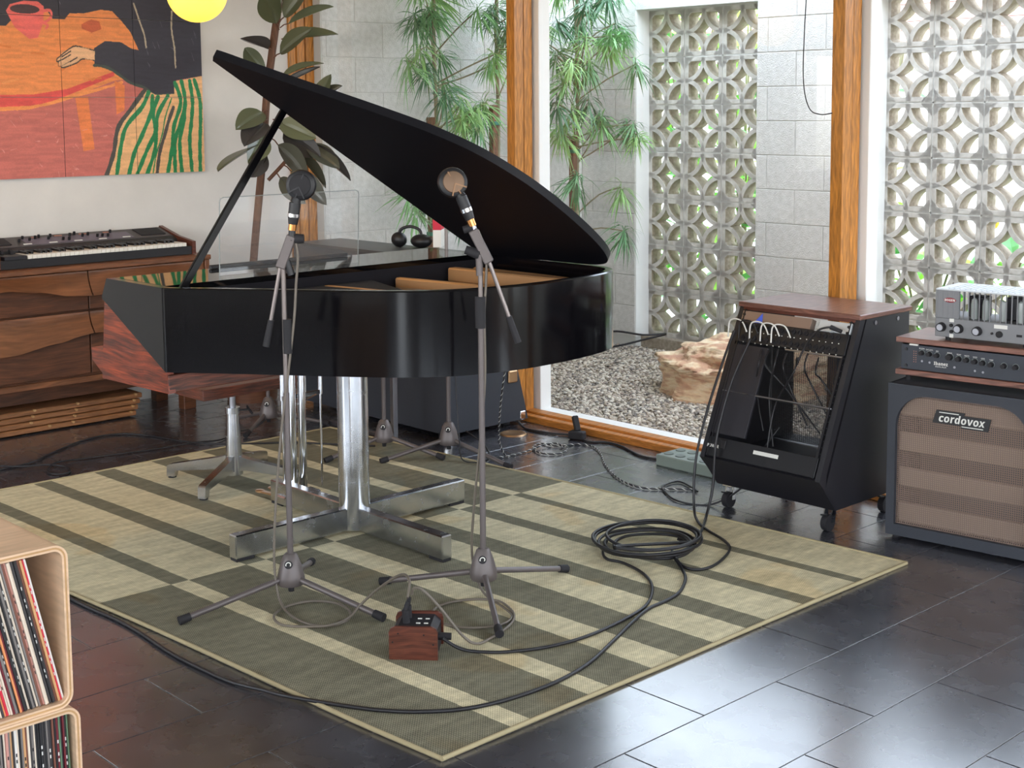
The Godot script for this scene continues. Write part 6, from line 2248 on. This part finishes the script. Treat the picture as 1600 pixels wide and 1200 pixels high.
func cables() -> void:
	var K = M.cable_black
	mk("cable_mixed", c8(0x242226), 0.5)
	var coil := []
	var cc := V(3.548, 0.014, -3.10)
	for k in 75:
		var a := k * 0.55
		var r := 0.165 - 0.02 * sin(k * 0.23) - 0.018 * sin(k * 0.071 + 1.0)
		coil.append(cc + V(cos(a) * r + 0.012 * sin(k * 0.13), 0.004 + 0.0007 * k + 0.002 * sin(k * 1.7), sin(a) * r * 0.95 + 0.012 * cos(k * 0.19)))
	coil.append_array([V(3.62, 0.05, -2.97), V(3.66, 0.03, -3.0), V(3.825, 0.016, -3.09), V(3.98, 0.02, -3.19), V(4.03, 0.12, -3.20), V(4.05, 0.30, -3.20), V(4.12, 0.50, -3.19), V(4.21, 0.66, -3.17)])
	cable("thick black cable wound in a flat coil on the rug and rising to the rack", coil, 0.0055, K)
	cable("long black cable running along the rug's edge and across it to the coil", [V(1.895, 0.006, -4.30), V(1.903, 0.006, -4.082), V(1.906, 0.006, -3.936), V(1.918, 0.006, -3.783), V(1.915, 0.006, -3.625), V(1.902, 0.006, -3.450), V(1.904, 0.006, -3.296), V(1.915, 0.006, -3.148), V(1.942, 0.010, -3.035), V(1.962, 0.014, -2.945), V(2.034, 0.014, -2.793), V(2.087, 0.014, -2.703), V(2.152, 0.014, -2.630), V(2.246, 0.014, -2.565), V(2.370, 0.014, -2.531), V(2.527, 0.014, -2.524), V(2.679, 0.014, -2.551), V(2.852, 0.014, -2.616), V(2.978, 0.014, -2.667), V(3.106, 0.014, -2.712), V(3.207, 0.014, -2.722), V(3.293, 0.014, -2.743), V(3.399, 0.014, -2.807), V(3.465, 0.014, -2.875), V(3.519, 0.02, -2.951)], 0.0055, K)
	cable("black cable running from the wooden-ended floor box to the coil", [V(2.445, 0.052, -2.892), V(2.478, 0.024, -2.850), V(2.530, 0.014, -2.805), V(2.584, 0.014, -2.758), V(2.688, 0.014, -2.710), V(2.825, 0.014, -2.690), V(2.992, 0.014, -2.705), V(3.133, 0.014, -2.740), V(3.263, 0.014, -2.830), V(3.341, 0.014, -2.934), V(3.377, 0.014, -3.053), V(3.370, 0.014, -3.126), V(3.416, 0.018, -3.186), V(3.502, 0.03, -3.242)], 0.005, K)
	cable("black cable looping off the rug's coil and climbing the rack's edge", [V(3.553, 0.03, -2.994), V(3.493, 0.016, -2.902), V(3.500, 0.014, -2.840), V(3.583, 0.014, -2.831), V(3.735, 0.014, -2.891), V(3.808, 0.014, -2.970), V(3.865, 0.014, -3.093), V(3.920, 0.016, -3.182), V(3.97, 0.05, -3.24), V(4.00, 0.2, -3.26), V(4.06, 0.36, -3.265), V(4.15, 0.55, -3.26), V(4.22, 0.68, -3.255)], 0.005, K)
	cable("grey-brown cable from the black microphone, looped on the rug and plugged into the floor box", [V(2.402, 1.15, -3.512), V(2.412, 1.09, -3.508), V(2.408, 1.0, -3.515), V(2.402, 0.90, -3.52), V(2.385, 0.75, -3.53), V(2.362, 0.55, -3.545), V(2.345, 0.36, -3.555), V(2.332, 0.2, -3.555), V(2.329, 0.100, -3.55), V(2.325, 0.030, -3.52), V(2.301, 0.014, -3.426), V(2.303, 0.014, -3.314), V(2.364, 0.014, -3.269), V(2.436, 0.014, -3.309), V(2.463, 0.014, -3.405), V(2.423, 0.014, -3.484), V(2.341, 0.014, -3.502), V(2.264, 0.014, -3.463), V(2.238, 0.014, -3.385), V(2.274, 0.016, -3.321), V(2.328, 0.020, -3.268), V(2.406, 0.02, -3.279), V(2.455, 0.05, -3.28), V(2.47, 0.12, -3.20), V(2.45, 0.19, -3.08), V(2.415, 0.20, -3.0), V(2.385, 0.165, -2.972)], 0.004, M.cable_grey)
	cable("grey-brown cable from the bronze microphone, looped on the rug beside the floor box", [V(2.83, 1.16, -3.158), V(2.85, 1.09, -3.145), V(2.852, 1.0, -3.148), V(2.846, 0.9, -3.15), V(2.846, 0.7, -3.15), V(2.838, 0.5, -3.166), V(2.832, 0.3, -3.19), V(2.842, 0.14, -3.215), V(2.851, 0.050, -3.200), V(2.838, 0.016, -3.149), V(2.807, 0.014, -3.037), V(2.776, 0.014, -2.961), V(2.709, 0.014, -2.931), V(2.627, 0.014, -2.968), V(2.587, 0.014, -3.050), V(2.611, 0.014, -3.138), V(2.685, 0.014, -3.180), V(2.767, 0.016, -3.154), V(2.815, 0.022, -3.075), V(2.797, 0.022, -2.993), V(2.769, 0.016, -2.945), V(2.711, 0.014, -2.907), V(2.620, 0.014, -2.877), V(2.548, 0.016, -2.866), V(2.505, 0.05, -2.88), V(2.46, 0.13, -2.92), V(2.42, 0.185, -2.95), V(2.41, 0.185, -2.975), V(2.41, 0.165, -2.985)], 0.004, M.cable_grey)
	var tw := [V(4.278, 0.006, -3.480), V(4.216, 0.006, -3.555), V(4.140, 0.006, -3.657), V(4.185, 0.006, -3.820), V(4.316, 0.006, -4.015), V(4.442, 0.006, -4.159), V(4.511, 0.006, -4.275), V(4.486, 0.006, -4.351), V(4.399, 0.006, -4.387), V(4.382, 0.006, -4.473), V(4.296, 0.006, -4.439), V(4.256, 0.006, -4.346), V(4.298, 0.006, -4.287), V(4.380, 0.008, -4.304), V(4.416, 0.012, -4.404), V(4.358, 0.012, -4.428), V(4.222, 0.006, -4.413), V(4.106, 0.006, -4.414), V(4.033, 0.008, -4.439), V(4.02, 0.02, -4.50)]
	cable("thin twisted black and white lead snaking over the tiles by the window", tw, 0.0035, M.cable_mixed)
	cable("thin black lead looped on the tiles beside the rack's caster", [V(4.259, 0.006, -3.458), V(4.324, 0.006, -3.60), V(4.249, 0.006, -3.616), V(4.184, 0.006, -3.574), V(4.100, 0.006, -3.424), V(4.154, 0.008, -3.30), V(4.20, 0.10, -3.18), V(4.16, 0.22, -3.1), V(4.22, 0.34, -3.04)], 0.004, K)
	cable("black power cord lying along the window sill to the power strip", [V(4.55, 0.03, -4.80), V(4.549, 0.006, -4.76), V(4.538, 0.006, -4.698), V(4.555, 0.006, -4.586), V(4.59, 0.008, -4.484), V(4.563, 0.006, -4.344), V(4.606, 0.006, -4.284), V(4.603, 0.006, -4.183), V(4.532, 0.006, -4.004), V(4.540, 0.006, -3.891), V(4.52, 0.008, -3.82), V(4.50, 0.02, -3.79)], 0.0055, K)
	cable("dark cable curving over the floor past the bench towards the stands", [V(2.10, 0.005, -5.72), V(2.321, 0.005, -5.749), V(2.449, 0.005, -5.787), V(2.571, 0.005, -5.804), V(2.704, 0.005, -5.898), V(2.920, 0.005, -6.026), V(3.089, 0.005, -6.039), V(3.184, 0.005, -5.907), V(3.261, 0.006, -5.631), V(3.381, 0.010, -5.441), V(3.555, 0.014, -5.284), V(3.699, 0.014, -5.088), V(3.80, 0.014, -4.95)], 0.0045, K)
	cable("dark cable with a small loop on the floor before the credenza", [V(2.15, 0.006, -5.95), V(2.383, 0.006, -5.898), V(2.488, 0.012, -5.747), V(2.591, 0.012, -5.690), V(2.641, 0.006, -5.610), V(2.607, 0.006, -5.523), V(2.558, 0.006, -5.528), V(2.548, 0.006, -5.597), V(2.621, 0.012, -5.692), V(2.732, 0.006, -5.707), V(2.897, 0.006, -5.671), V(3.067, 0.006, -5.635), V(3.242, 0.012, -5.598), V(3.383, 0.006, -5.580), V(3.52, 0.006, -5.66), V(3.60, 0.02, -5.63), V(3.65, 0.06, -5.60)], 0.004, K)
	cable("twisted black and white lead hanging from behind the piano to the tiles", [V(3.80, 0.70, -4.05), V(3.83, 0.55, -4.10), V(3.90, 0.30, -4.22), V(4.02, 0.10, -4.36), V(4.10, 0.007, -4.40), V(4.15, 0.006, -4.42)], 0.0035, M.cable_mixed)
	cable("thin lead looping down from the tripod stand before the vinyl cabinet", [V(3.945, 0.60, -4.575), V(3.95, 0.30, -4.56), V(3.93, 0.10, -4.52), V(3.90, 0.016, -4.46), V(3.97, 0.02, -4.38), V(4.02, 0.06, -4.45), V(4.04, 0.10, -4.60)], 0.003, K)
	# cord of the blind, hanging at the second mullion
	cable("thin beaded blind cord hanging beside the dark side of a mullion", [V(4.64, 2.5, -3.22), V(4.64, 2.1, -3.235), V(4.64, 1.8, -3.25), V(4.64, 1.62, -3.25), V(4.645, 1.52, -3.225), V(4.655, 1.495, -3.18), V(4.662, 1.50, -3.13)], 0.0022, K, "blind_cord")
	# garden hose outside by the kerb
	cable("dark thin hose lying on the gravel by the pierced wall", [V(6.70, -0.02, -6.35), V(6.74, 0.06, -6.2), V(6.82, 0.05, -6.0), V(6.95, 0.05, -5.92), V(6.86, 0.02, -6.0), V(6.70, -0.03, -6.15), V(6.62, -0.04, -6.3)], 0.007, K, "hose")

func bits() -> void:
	# power strip
	var t := thing("power_strip", "grey-green power strip with round sockets against the window sill", "power strip", V(4.56, 0, -3.80))
	t.rotation.y = 0.0
	var b := Mb.new()
	b.bb(V(4.475, 0.0, -3.865), V(4.645, 0.048, -3.50), 0.004)
	part(t, "case", b, M.strip_grey)
	for k in 5:
		for j in 2:
			b = Mb.new()
			b.cyl(V(4.52 + 0.08 * j, 0.048, -3.83 + 0.065 * k), V(4.52 + 0.08 * j, 0.0515, -3.83 + 0.065 * k), 0.022, 0.021, 18)
			part(t, "socket", b, mk("socket_grey", c8(0x626C66), 0.5) if not M.has("socket_grey") else M.socket_grey)
	# brass floor outlet
	t = thing("floor_outlet", "round brass floor outlet cover in the tiles", "outlet", V(4.477, 0, -4.757))
	b = Mb.new()
	b.lathe([P(0.0, 0.004), P(0.045, 0.004), P(0.048, 0.006), P(0.060, 0.005), P(0.064, 0.0), P(0.0, 0.0)], X(V(4.44, 0, -4.72)), 32)
	part(t, "cover", b, M.brass)
	# plug-in adapter on the cord
	t = thing("power_adapter", "small black plug adapter standing on the power cord by the sill", "adapter", V(4.58, 0, -4.42))
	b = Mb.new()
	b.box(X(V(4.575, 0.021, -4.43), V(0, 20, 0)), V(0.045, 0.036, 0.075), 0.005)
	part(t, "body", b, M.rubber)
	b = Mb.new()
	b.bar(V(4.585, 0.035, -4.435), V(4.60, 0.10, -4.47), 0.028, 0.022, 0.004)
	part(t, "plug", b, M.rubber)
